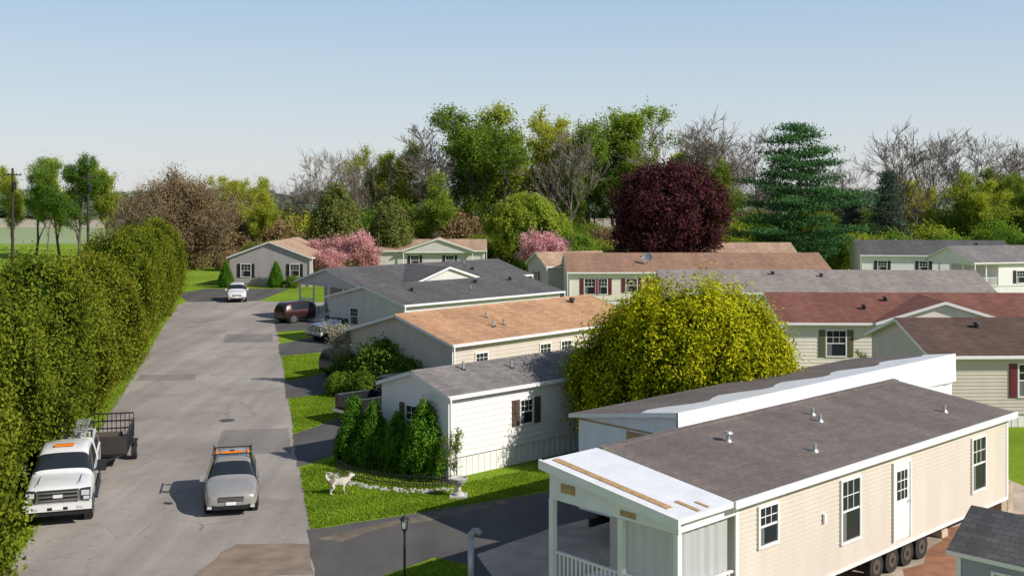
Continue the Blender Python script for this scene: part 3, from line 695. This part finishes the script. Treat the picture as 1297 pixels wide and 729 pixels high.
def car(name,x,y,hd,col,metal=.5,kind='hatch',rack=False):
    P=empty(name,(x,y,0),hd); pm=paint(name+'_paint',col,metal)
    if kind=='hatch':
        st=[(-2.1,.66,.38,.72,.52,.86,''),(-2.03,.80,.26,.92,.62,.98,'w'),(-1.75,.855,.22,.97,.60,1.36,'w'),(-1.55,.86,.2,.97,.595,1.45,'c'),(-.5,.865,.2,.95,.60,1.49,'c'),(.32,.865,.2,.93,.58,1.46,'cw'),(1.02,.865,.2,.91,.70,1.0,'w'),(1.12,.865,.2,.90,.73,.98,''),(1.65,.86,.2,.84,.72,.92,''),(2.05,.80,.22,.72,.64,.80,''),(2.18,.70,.26,.62,.55,.70,'')]
        h,wr,wy,wx,fx=1.47,.31,.86,(-1.28,1.36),2.16
    else:
        st=[(-2.3,.7,.4,.85,.6,1.0,''),(-2.25,.88,.32,1.05,.66,1.2,'w'),(-2.05,.92,.3,1.08,.68,1.62,'w'),(-1.8,.93,.3,1.08,.68,1.7,'c'),(-.3,.93,.3,1.06,.68,1.74,'c'),(.45,.93,.3,1.05,.66,1.7,'cw'),(1.05,.93,.3,1.03,.78,1.14,'w'),(1.15,.93,.3,1.02,.8,1.12,''),(1.9,.92,.3,.98,.8,1.05,''),(2.2,.85,.34,.85,.7,.92,''),(2.3,.75,.4,.75,.6,.82,'')]
        h,wr,wy,wx,fx=1.72,.36,.93,(-1.4,1.42),2.27
    loftbody(st,[pm,GLASS,BLACKM],P)
    wheels(P,wx,wy,wr)
    k=h/1.47
    d=MB()
    d.box(fx-.1,fx+.02,-.40,.40,.50*k,.66*k,0)
    for z in (.53,.575,.62): d.box(fx+.02,fx+.035,-.39,.39,z*k-.012,z*k+.012,1)
    d.box(fx-.1,fx+.03,-.58,.58,.26*k,.38*k,0)
    for s in (-1,1):
        d.hexa([(fx-.02,s*.43,.50*k),(fx-.22,s*.80,.54*k),(fx-.5,s*.82,.6*k),(fx-.3,s*.43,.6*k),(fx-.06,s*.43,.68*k),(fx-.26,s*.79,.72*k),(fx-.55,s*.8,.78*k),(fx-.3,s*.43,.7*k)],2)
        d.box(fx-.09,fx+.01,s*.68-.07,s*.68+.07,.29*k,.37*k,2)
        d.box(.85,1.05,s*(wy+.02),s*(wy+.17),.93*k,1.07*k,3)
        d.box(-fx+.05,-fx+.25,s*.62-.12,s*.62+.12,.72*k,.92*k,4)
        for xx in (-.62,.3): d.box(xx-.012,xx+.012,s*wy-.004,s*wy+.006,.35*k,.88*k,0)
        for xx in (-.35,.62): d.box(xx,xx+.16,s*wy-.002,s*wy+.022,.82*k,.85*k,1)
    d.box(fx+.02,fx+.04,-.16,.16,.40*k,.50*k,5)
    d.box(-fx+.03,-fx+.06,-.2,.2,.55*k,.66*k,5)
    d.cyl((.98,-.5,1.0*k),(.75,-.05,1.12*k),.01,m=0); d.cyl((.98,.2,1.0*k),(.72,.5,1.12*k),.01,m=0)
    d.obj('details',[BLACKM,CHROME,LIGHTM,pm,REDM,WHITE],P,bevel=.008)
    if rack:
        r=MB()
        for xx in (-1.1,-.05):
            r.box(xx-.025,xx+.025,-.66,.66,1.54,1.575,0)
            for s in (-1,1): r.box(xx-.03,xx+.03,s*.6-.03,s*.6+.03,1.40,1.54,0)
        for s in (-1,1): r.box(-1.25,.15,s*.64-.02,s*.64+.02,1.58,1.61,0)
        r.box(-.15,-.02,-.36,.36,1.585,1.65,1); r.box(-.13,-.04,-.08,.08,1.65,1.68,0)
        for s in (-1,1): r.cyl((-.09,s*.52,1.57),(-.09,s*.52,1.68),.055,.045,m=1)
        r.obj('roof_rack',[BLACKM,ORANGE,STEEL],P)
    return P
def pickup(name,x,y,hd,col,cap=False,metal=0.):
    P=empty(name,(x,y,0),hd); pm=paint(name+'_paint',col,metal)
    st=[(-1.22,.98,.5,1.28,.80,1.88,'c'),(-1.1,1.0,.48,1.28,.80,1.95,'c'),(-.2,1.0,.48,1.27,.79,1.98,'c'),(.72,1.0,.48,1.26,.77,1.94,'cw'),(1.38,1.0,.48,1.24,.86,1.36,'w'),(1.5,1.0,.48,1.22,.9,1.33,''),(2.3,1.0,.48,1.20,.9,1.30,''),(2.78,.99,.5,1.12,.88,1.22,''),(2.9,.97,.55,1.02,.86,1.12,'')]
    loftbody(st,[pm,GLASS,BLACKM],P)
    b=MB()
    if cap:
        b.box(-3.35,-1.32,-.98,.98,.62,1.28,0); b.hexa([(-3.32,-.94,1.285),(-1.36,-.94,1.285),(-1.36,.94,1.285),(-3.32,.94,1.285),(-3.25,-.8,1.86),(-1.42,-.8,1.86),(-1.42,.8,1.86),(-3.25,.8,1.86)],0)
        for s in (-1,1):
            b.hexa([(-3.1,s*.925,1.38),(-1.6,s*.925,1.38),(-1.6,s*.90,1.38),(-3.1,s*.90,1.38),(-3.1,s*.85,1.72),(-1.6,s*.85,1.72),(-1.6,s*.82,1.72),(-3.1,s*.82,1.72)],4)
            b.box(-3.3,-1.36,s*.98,s*.995,1.24,1.27,1); b.box(-2.36,-2.33,s*.98,s*.99,.7,1.24,1)
    else:
        for s in (-1,1): b.box(-3.3,-1.28,s*.93-.07,s*.93+.07,.55,1.27,0)
        b.box(-3.36,-3.29,-1,1,.55,1.27,0); b.box(-1.36,-1.28,-.86,.86,.6,1.27,0); b.box(-3.29,-1.36,-.86,.86,.62,.7,1)
        for s in (-1,1): b.box(-3.38,-3.2,s*.93-.06,s*.93+.06,.85,1.2,2)
    b.box(-3.55,-3.38,-.95,.95,.5,.68,3); b.box(-3.3,2.4,-.45,.45,.4,.6,1)
    b.obj('bed',[pm,BLACKM,REDM,CHROME,GLASS],P,bevel=.02)
    wheels(P,(-2.3,2.05),1.0,.41,.28)
    d=MB(); fx=2.88
    d.box(fx-.1,fx+.06,-.62,.62,.80,1.16,0)
    for z in (.86,.98,1.10): d.box(fx+.06,fx+.085,-.58,.58,z-.025,z+.025,1)
    d.box(fx+.06,fx+.1,-.14,.14,.93,1.03,3)
    for s in (-1,1):
        d.box(fx+.06,fx+.09,s*.6-.03,s*.6+.03,.8,1.16,1)
        d.box(fx-.14,fx+.05,s*.81-.15,s*.81+.15,.80,1.16,0); d.box(fx+.04,fx+.062,s*.81-.12,s*.81+.12,.96,1.12,2); d.box(fx+.04,fx+.062,s*.84-.09,s*.84+.09,.83,.93,2)
        d.box(1.0,1.2,s*1.08,s*1.36,1.28,1.62,0); d.cyl((1.1,s*.98,1.3),(1.1,s*1.1,1.35),.03,m=0)
        d.box(1.2,1.215,s*1.1,s*1.34,1.31,1.58,4)
        for xx in (-.15,.75): d.box(xx-.012,xx+.012,s*1.0-.004,s*1.0+.008,.55,1.22,0)
        d.box(-.1,.1,s*1.0,s*1.03,1.12,1.16,0); d.box(-1.0,1.3,s*.98,s*1.1,.42,.48,0)
        d.box(fx+.16,fx+.175,s*.66-.09,s*.66+.09,.6,.68,2)
        d.box(1.6,2.7,s*.62-.01,s*.62+.01,1.318,1.328,0) if cap else None
    d.box(fx-.1,fx+.16,-1.0,1.0,.54,.76,3); d.box(fx-.05,fx+.1,-.9,.9,.38,.54,0); d.box(fx+.16,fx+.172,-.3,.3,.57,.66,0); d.box(fx+.172,fx+.18,-.16,.16,.58,.68,5)
    if cap: d.box(.1,.3,-.3,.3,1.98,2.04,6)
    d.cyl((1.33,-.7,1.38),(1.1,-.1,1.56),.012,m=0); d.cyl((1.33,.1,1.38),(1.1,.7,1.56),.012,m=0)
    d.obj('details',[BLACKM,CHROME,LIGHTM,pm,GLASS,WHITE,ORANGE],P,bevel=.01)
    if cap:
        r=MB()
        for xx in (-3.0,-1.6): 
            for s in (-1,1): r.box(xx-.03,xx+.03,s*.76-.03,s*.76+.03,1.84,2.05,0)
            r.box(xx-.03,xx+.03,-.8,.8,2.05,2.1,0)
        for s in (.2,.6): r.box(-3.5,-1.2,s-.03,s+.03,2.105,2.18,1)
        for xx in np.arange(-3.4,-1.2,.3): r.box(xx,xx+.04,.23,.57,2.12,2.15,1)
        r.obj('ladder_rack',[BLACKM,STEEL,WHITE],P)
    return P
RD=math.atan2(1,-.235)
to_cam=RD+math.pi
car('silver_car',-9.62,38.0,to_cam,(.42,.40,.375),.35,'hatch',True)
pickup('white_work_truck',-15.2,37.6,to_cam+.08,(.78,.78,.77),True)
P=empty('utility_trailer',(-15.95,43.6,0),RD+.02); t=MB()
t.box(-1.6,1.6,-.85,.85,.5,.58,0)
for s in (-1,1):
    t.box(-1.6,1.6,s*.85-.03,s*.85+.03,1.25,1.31,0); 
    for x in np.arange(-1.6,1.61,.53): t.box(x-.025,x+.025,s*.85-.025,s*.85+.025,.58,1.25,0)
    t.box(-1.58,1.58,s*.835-.008,s*.835+.008,.58,1.2,2)
    t.cyl((0,s*.9,.33),(0,s*1.1,.33),.33,k=20,m=1); t.box(-.45,.45,s*.98-.13,s*.98+.13,.68,.73,0); t.cyl((0,s*1.1,.33),(0,s*1.11,.33),.18,k=14,m=3)
    t.cyl((-1.6,s*.7,.54),(-2.7,0,.5),.04,m=0)
for z in (.6,.9,1.2,1.5): t.box(1.58,1.63,-.85,.85,z,z+.05,0)
for y in np.arange(-.85,.86,.17): t.box(1.59,1.62,y-.015,y+.015,.6,1.5,0)
t.box(-1.63,-1.58,-.85,.85,.58,1.25,2); t.box(-.9,.8,-.5,.5,.585,.95,4)
t.obj('frame',[BLACKM,RUBBER,plain('trailer_mesh',(.035,.03,.028),.7),ALLOY,WOOD],P)
pickup('black_pickup',-5.0,52.5,math.radians(42),(.03,.03,.033),False,.3)
car('parked_car',-27.0,108.5,to_cam,(.7,.7,.7),0,'suv')
car('parked_car',-17.2,91.0,math.radians(42),(.05,.015,.015),.3,'suv')
pickup('white_pickup',-11.8,80.2,math.radians(222),(.65,.65,.65))
car('parked_car',-9.0,64.8,math.radians(45),(.03,.035,.05),.3,'suv')

# ---------------------------------------------------------------- street furniture
P=empty('lamp_post',(-2.78,28.6,0)); m=MB()
m.lathe((0,0,0),[(.0,0),(.12,0),(.12,.05),(.06,.12),(.05,.3),(.035,.35),(.03,1.75),(.05,1.78),(.05,1.83),(.0,1.84)],12,0)
m.box(-.08,.08,-.08,.08,1.83,1.85,0)
for s in (-1,1):
    for u in (-1,1): m.cyl((s*.06,u*.06,1.85),(s*.085,u*.085,2.07),.01,k=6,m=0)
m.hexa([(-.05,-.05,1.851),(.05,-.05,1.851),(.05,.05,1.851),(-.05,.05,1.851),(-.07,-.07,2.06),(.07,-.07,2.06),(.07,.07,2.06),(-.07,.07,2.06)],1)
m.lathe((0,0,0),[(.13,2.07),(.12,2.09),(.04,2.17),(.02,2.2),(.0,2.22)],8,0)
m.obj('post',[BLACKM,plain('lantern_glass',(.45,.45,.42),.2)],P)
P=empty('vent_pipe',(-1.05,28.2,0),.3); m=MB(); pts=[(0,0,0),(0,0,1.75)]
for i in range(1,9):
    a=math.pi*.85*i/8; pts.append((.12-.12*math.cos(a),0,1.75+.14*math.sin(a)))
for a,b in zip(pts,pts[1:]): m.cyl(a,b,.085,k=14,m=0,caps=True)
m.obj('pipe',[STEEL],P,smooth=True)
P=empty('stone_urn',(-1.85,38.3,0)); m=MB()
m.box(-.3,.3,-.3,.3,0,.08,0)
m.lathe((0,0,0),[(.0,.08),(.2,.08),(.18,.14),(.09,.2),(.08,.36),(.16,.42),(.28,.56),(.32,.66),(.29,.68),(.22,.62),(0,.6)],16,0)
m.obj('urn',[plain('cast_stone',(.5,.48,.44),.9,0,.25,6)],P)
def dish(x,y,z,s=.4):
    P=empty('satellite_dish',(x,y,z),math.radians(-20)); m=MB(); m.cyl((0,0,0),(0,.0,.5),.03,m=0)
    m.M=Matrix.Translation((0,-.05,.6))@Matrix.Rotation(math.radians(60),4,'X')
    m.lathe((0,0,0),[(0,0),(s*.5,.03),(s,.12)],18,1); m.cyl((0,0,.0),(0,-.1,.35),.02,m=0); m.M=Matrix(); m.cyl((0,-.35,.78),(0,-.42,.82),.05,m=0)
    m.obj('dish',[BLACKM,plain('dish_grey',(.3,.3,.3),.5)],P)
dish(4.7,50.6,3.2,.45); dish(12.9,105.5,3.75,.5)
def pole(x,y,h):
    P=empty('utility_pole',(x,y,0)); m=MB(); m.cyl((0,0,0),(0,0,h),.2,.13,m=0); m.box(-1.1,1.1,-.06,.06,h-.9,h-.76,0); m.cyl((.35,-.25,h-2.6),(.35,-.25,h-1.7),.22,m=1)
    for s in (-1,-.5,.5,1): m.cyl((s,0,h-.76),(s,0,h-.6),.05,m=1)
    m.obj('pole',[plain('creosote_wood',(.045,.035,.028),.9,0,.3,4),BLACKM],P)
pole(-61,135,13.6); pole(-56,146,13.4); pole(-1.0,148,14.2); pole(5.2,152,13.6)

bed=[(-6.9,41.4),(-6.1,40.2),(-5.2,39.5),(-4.2,39.1),(-3.2,38.9),(-2.2,39.1)]
sheet('mulch_bed',bed+[(-1.9,40.0),(-2.6,41.0),(-6.0,44.0),(-7.0,42.6)],.014,plain('mulch',(.05,.032,.022),1,0,.4,12,.6),.05)
P=empty('stone_border'); m=MB(); rr=random.Random(3)
for a,b in zip(bed,bed[1:]):
    A=Vector(a);B=Vector(b);n=int((B-A).length/.1)
    for i in range(n):
        for kk in range(3):
            c=A+(B-A)*(i+rr.random())/n; s=rr.uniform(.035,.085); cx,cy=c.x+rr.uniform(-.2,.2),c.y+rr.uniform(-.2,.2)
            m.lathe((cx,cy,0),[(s*.9,0),(s*1.1*rr.uniform(.8,1.1),s*.5),(s*.6,s*1.0),(0,s*1.15)],6,0)
m.obj('stones',[plain('white_stone',(.42,.40,.37),.9,0,.4,3)],P)
P=empty('garden_fence'); m=MB(); fb=[(x+.25,y+.45) for x,y in bed]
for a,b in zip(fb,fb[1:]):
    A=Vector((*a,0));B=Vector((*b,0)); L=(B-A).length
    for z in (.15,.42): m.cyl(A+Vector((0,0,z)),B+Vector((0,0,z)),.016,k=5)
    n=int(L/.11)
    for i in range(n): c=A+(B-A)*i/n; m.cyl(c,c+Vector((0,0,.5 if i%2 else .45)),.012,k=4)
m.obj('pickets',[BLACKM],P)

# dog
P=empty('dog',(-6.05,38.6,0),math.radians(12)); 
V=[];E=[];Rd=[]
def dv(p,r,par=None):
    V.append(p);Rd.append(r)
    if par is not None: E.append((par,len(V)-1))
    return len(V)-1
pel=dv((-.25,0,.48),.115); bel=dv((-.04,0,.46),.115,pel); ch=dv((.17,0,.46),.15,bel); nk=dv((.30,0,.57),.095,ch); hd=dv((.39,0,.68),.085,nk); mz=dv((.50,0,.66),.045,hd); dv((.57,0,.65),.034,mz)
tl=dv((-.37,0,.54),.04,pel); tl2=dv((-.45,0,.64),.045,tl); dv((-.42,0,.74),.022,tl2)
for s in (-1,1):
    a=dv((-.24,s*.085,.38),.08,pel);b=dv((-.16,s*.10,.27),.052,a);c=dv((-.29,s*.10,.15),.03,b);d_=dv((-.27,s*.10,.04),.03,c);dv((-.22,s*.10,.025),.028,d_)
    a=dv((.18,s*.09,.36),.065,ch);b=dv((.15,s*.10,.25),.042,a);c=dv((.18,s*.10,.13),.03,b);d_=dv((.175,s*.10,.035),.03,c);dv((.22,s*.10,.025),.027,d_)
    e_=dv((.375,s*.05,.745),.028,hd);dv((.37,s*.06,.80),.010,e_)
me=bpy.data.meshes.new('dog_body'); me.from_pydata(V,E,[]); o=link(bpy.data.objects.new('body',me),P)
sk=o.modifiers.new('skin','SKIN'); 
for i,r in enumerate(Rd): me.skin_vertices[0].data[i].radius=(r,r)
me.skin_vertices[0].data[0].use_root=True
sb=o.modifiers.new('s','SUBSURF'); sb.levels=2; sb.render_levels=2
fm,n_,l_,b_=newmat('dog_fur'); f_=noise(n_,l_,coords(n_),3.2,2); l_.new(ramp(n_,l_,f_,[(.5,(.62,.58,.52)),(.56,(.22,.17,.13))]),b_.inputs['Base Color']); b_.inputs['Roughness'].default_value=.9
me.materials.append(fm)
m=MB()
m.lathe((.6,0,.64),[(0,-.02),(.02,0),(0,.02)],8,0)
for s in (-1,1): m.lathe((.455,s*.045,.695),[(0,-.012),(.012,0),(0,.012)],8,0)
m.obj('nose_and_eyes',[BLACKM],P)

# ---------------------------------------------------------------- plants & trees
def pr_hedge(t): return (.80+.20*min(1,t/.28)) if t<.32 else max(.03,math.sqrt(max(0,1-((t-.32)/.68)**1.9)))
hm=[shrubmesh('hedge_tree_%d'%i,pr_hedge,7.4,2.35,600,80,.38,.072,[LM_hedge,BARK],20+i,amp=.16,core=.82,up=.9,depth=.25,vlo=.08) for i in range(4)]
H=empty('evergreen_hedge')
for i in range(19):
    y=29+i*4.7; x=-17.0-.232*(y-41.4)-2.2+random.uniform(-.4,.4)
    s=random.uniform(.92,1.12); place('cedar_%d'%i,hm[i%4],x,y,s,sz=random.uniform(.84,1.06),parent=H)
def pr_dome(t): return (.84+.16*min(1,t/.3)) if t<.35 else max(.03,math.sqrt(max(0,1-((t-.35)/.65)**2.2)))
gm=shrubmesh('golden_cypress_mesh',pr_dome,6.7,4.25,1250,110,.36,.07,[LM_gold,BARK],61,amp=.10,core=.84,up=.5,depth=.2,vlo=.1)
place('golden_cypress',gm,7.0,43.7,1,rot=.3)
def pr_cone(t): return max(.02,(.75+.25*min(1,t/.15)) if t<.15 else (1-((t-.15)/.85)**1.35)**.8)
cm=[shrubmesh('arborvitae_mesh_%d'%i,pr_cone,2.6,.74,380,60,.11,.036,[LM_arb,BARK],80+i,amp=.07,core=.86,up=1.6,depth=.15) for i in range(2)]
for x,y,h in ((-6.15,43.1,1.0),(-5.3,42.5,.95),(-4.35,41.9,.86),(-3.25,41.0,1.1)): place('arborvitae',cm[int(y)%2],x,y,h*1.0,sz=h)
def pr_ball(t): return max(.03,math.sqrt(max(0,1-(2*t-1)**2)))
sg=[shrubmesh('shrub_mesh_%d'%i,pr_dome,2.6,1.7,260,40,.28,.08,[mt,BARK],90+i,amp=.2,core=.6,depth=.4) for i,mt in enumerate((LM_green,LM_spring))]
for x,y,s in ((-6.6,58.2,1.05),(-4.7,57.0,.8),(-8.6,60.5,.7),(-7.6,56.9,.5),(-5.7,60.5,.9)): place('shrub',sg[0],x,y,s)
place('shrub',sg[1],-3.2,56.2,.5); place('shrub',sg[1],-8.9,57.6,.45)
for x,y,s in ((-15.2,92,.5),(-13.3,88.5,.5),(-9.5,76,.5),(-24.5,123.3,.5)): place('shrub',sg[0],x,y,s)
for x,y in ((-32,123.6),(-26.4,123.6)): place('arborvitae',cm[0],x,y,1.1)
bl=treemesh('small_blossom_mesh',3.4,3,4,.7,.05,101,[LM_white,BARKG],8,.16,.045,trunk=.3,tl=.5,shr=.65,tw=.01)
place('flowering_tree',bl,-9.8,61,1.05); 
rs=treemesh('rose_mesh',1.8,3,4,.5,.03,103,[LM_green,BARKG],2,.08,.035,trunk=.1,tl=.6,shr=.55,tw=.006)
place('rose_bush',rs,-1.95,39.9,1.1)
place('rose_bush',rs,19.5,61.8,1.0)
pk=[treemesh('pink_mesh_%d'%i,6,4,5,.85,.12,110+i,[LM_pink,BARK],5,.28,.10,trunk=.25,tl=.5,shr=.68) for i in range(2)]
place('pink_dogwood_tree',pk[0],-18.5,131,1.0); place('pink_dogwood_tree',pk[1],-23.5,134,.85); place('pink_dogwood_tree',pk[0],-21,127,.7)
place('pink_dogwood_tree',pk[1],3.8,124,1.05)

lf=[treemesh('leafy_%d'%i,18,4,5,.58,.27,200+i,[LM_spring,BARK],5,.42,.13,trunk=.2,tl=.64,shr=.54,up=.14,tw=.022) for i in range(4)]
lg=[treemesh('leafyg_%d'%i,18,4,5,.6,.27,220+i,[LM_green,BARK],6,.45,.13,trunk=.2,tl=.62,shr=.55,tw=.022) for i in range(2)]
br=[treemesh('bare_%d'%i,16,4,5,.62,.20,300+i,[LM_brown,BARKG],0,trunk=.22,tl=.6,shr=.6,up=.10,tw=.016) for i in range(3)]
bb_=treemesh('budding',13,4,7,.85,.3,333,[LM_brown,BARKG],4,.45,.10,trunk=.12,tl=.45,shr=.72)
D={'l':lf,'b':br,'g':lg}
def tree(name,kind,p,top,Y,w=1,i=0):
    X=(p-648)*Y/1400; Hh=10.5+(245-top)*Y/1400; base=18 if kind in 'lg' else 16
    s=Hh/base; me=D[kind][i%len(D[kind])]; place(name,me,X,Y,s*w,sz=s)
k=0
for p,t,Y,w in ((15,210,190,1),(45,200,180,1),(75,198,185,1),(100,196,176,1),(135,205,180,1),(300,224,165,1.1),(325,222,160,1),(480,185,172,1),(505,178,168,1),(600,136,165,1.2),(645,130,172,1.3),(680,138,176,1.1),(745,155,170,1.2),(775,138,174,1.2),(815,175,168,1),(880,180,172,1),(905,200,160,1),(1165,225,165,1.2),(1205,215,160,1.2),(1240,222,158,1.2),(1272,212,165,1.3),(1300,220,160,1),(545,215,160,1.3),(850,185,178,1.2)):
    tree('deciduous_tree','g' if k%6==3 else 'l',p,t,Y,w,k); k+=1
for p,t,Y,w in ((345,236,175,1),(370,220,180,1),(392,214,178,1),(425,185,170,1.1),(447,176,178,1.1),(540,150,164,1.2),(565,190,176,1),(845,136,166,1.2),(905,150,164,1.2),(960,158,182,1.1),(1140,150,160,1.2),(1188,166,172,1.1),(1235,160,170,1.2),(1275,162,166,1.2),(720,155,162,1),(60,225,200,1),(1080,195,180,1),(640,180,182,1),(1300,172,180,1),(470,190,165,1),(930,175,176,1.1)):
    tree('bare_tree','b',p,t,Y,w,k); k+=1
place('budding_tree',bb_,-39,126,1.1,sz=1.07); place('budding_tree',bb_,-45,134,.9)
pm_=conifer('pine_mesh',19.4,7.8,400,[LM_pine,BARK],nlev=12,nb=8,irr=.55,nl=42,sig=.66,ls=.2,power=.45)
place('pine_tree',pm_,36.4,140,1,rot=1.0)
sp=conifer('spruce_mesh',13.5,4.0,410,[LM_spruce,BARK],nlev=20,nb=9,irr=.15,nl=22,sig=.4,ls=.18,power=.9,droop=.15)
place('spruce_tree',sp,51,150,1); place('spruce_tree',sp,47,153,.8)
pu=shrubmesh('purple_maple_mesh',lambda t:pr_ball(t)**.8,11.8,6.1,620,75,.8,.17,[LM_purple,BARK],500,amp=.2,core=.6,depth=.4,z0=1.9,trunk=.35)
place('purple_maple_tree',pu,17.8,126)
wl_=shrubmesh('round_tree_mesh',pr_ball,8.8,4.9,420,80,.6,.15,[LM_spring,BARK],510,amp=.14,core=.7,depth=.3,z0=1.4,trunk=.25)
place('round_tree',wl_,2.0,150); 
cy=shrubmesh('cypress_mesh',lambda t:max(.03,(.7+.3*min(1,t/.25)) if t<.25 else (1-((t-.25)/.75)**2.0)**.7),11.3,3.3,420,60,.55,.15,[LM_olive,BARK],520,amp=.16,core=.8,depth=.25,up=.8)
place('cypress_tree',cy,-22,139,1,sz=1.0); place('cypress_tree',cy,-16,146,.95,sz=.85)

W_=empty('woodland')
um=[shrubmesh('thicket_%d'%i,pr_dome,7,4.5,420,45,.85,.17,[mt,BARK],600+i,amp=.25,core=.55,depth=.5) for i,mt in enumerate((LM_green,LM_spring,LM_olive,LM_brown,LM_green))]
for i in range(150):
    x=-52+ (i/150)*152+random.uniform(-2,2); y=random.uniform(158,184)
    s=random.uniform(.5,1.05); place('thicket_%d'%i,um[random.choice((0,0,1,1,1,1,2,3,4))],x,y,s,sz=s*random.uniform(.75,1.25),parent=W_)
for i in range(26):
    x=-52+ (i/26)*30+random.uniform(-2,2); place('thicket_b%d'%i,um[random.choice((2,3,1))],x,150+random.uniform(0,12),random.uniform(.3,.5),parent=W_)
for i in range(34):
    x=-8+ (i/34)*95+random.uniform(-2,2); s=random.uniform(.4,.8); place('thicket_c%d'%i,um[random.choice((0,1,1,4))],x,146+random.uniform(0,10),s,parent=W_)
DW=empty('distant_trees')
fm_=shrubmesh('distant_clump',pr_dome,12,14,260,30,2.2,.9,[LM_far,BARK],700,amp=.25,core=.7,depth=.4)
for i in range(150):
    y=random.choice((480,640,820,1000)); x=random.uniform(-.62,.62)*y; s=random.uniform(.6,1.1); place('clump_%d'%i,fm_,x,y+random.uniform(-20,20),s*1.5,sz=s*y/1000+.1,parent=DW)

# ---------------------------------------------------------------- light & camera
el=math.radians(34); az=Vector((.90,-.43,0)).normalized(); sd=az*math.cos(el)+Vector((0,0,math.sin(el)))
L=bpy.data.lights.new('sun','SUN'); L.energy=5.0; L.angle=math.radians(.5); L.color=(1,.94,.86)
lo=link(bpy.data.objects.new('sun',L)); lo.rotation_euler=sd.to_track_quat('Z','Y').to_euler()
w=bpy.data.worlds.new('World'); S.world=w; w.use_nodes=True; n=w.node_tree.nodes; l=w.node_tree.links
sk=n.new('ShaderNodeTexSky'); sk.sky_type='NISHITA'; sk.sun_disc=False; sk.sun_elevation=el; sk.sun_rotation=math.atan2(az.x,az.y)
sk.air_density=1.0; sk.dust_density=1.0; sk.ozone_density=1.5; sk.altitude=0
tc=n.new('ShaderNodeTexCoord'); sx=n.new('ShaderNodeSeparateXYZ'); l.new(tc.outputs['Generated'],sx.inputs[0])
g=ramp(n,l,sx.outputs[2],[(0.0,(.74,.75,.76)),(.06,(.63,.70,.76)),(.17,(.42,.58,.75)),(.5,(.17,.24,.37)),(1.,(.09,.14,.25))])
vm=n.new('ShaderNodeVectorMath'); vm.operation='SCALE'; vm.inputs['Scale'].default_value=1/.15; l.new(g,vm.inputs[0])
mx=mix(n,l,.86,sk.outputs[0],vm.outputs[0])
l.new(mx,n['Background'].inputs[0]); n['Background'].inputs[1].default_value=.15
c=bpy.data.cameras.new('camera'); co=link(bpy.data.objects.new('camera',c)); co.location=(0,0,10.5); co.rotation_euler=(math.pi/2,0,0)
c.sensor_width=36; c.lens=36*1400/1297; c.shift_y=-119.5/1297; c.clip_end=6000
S.camera=co
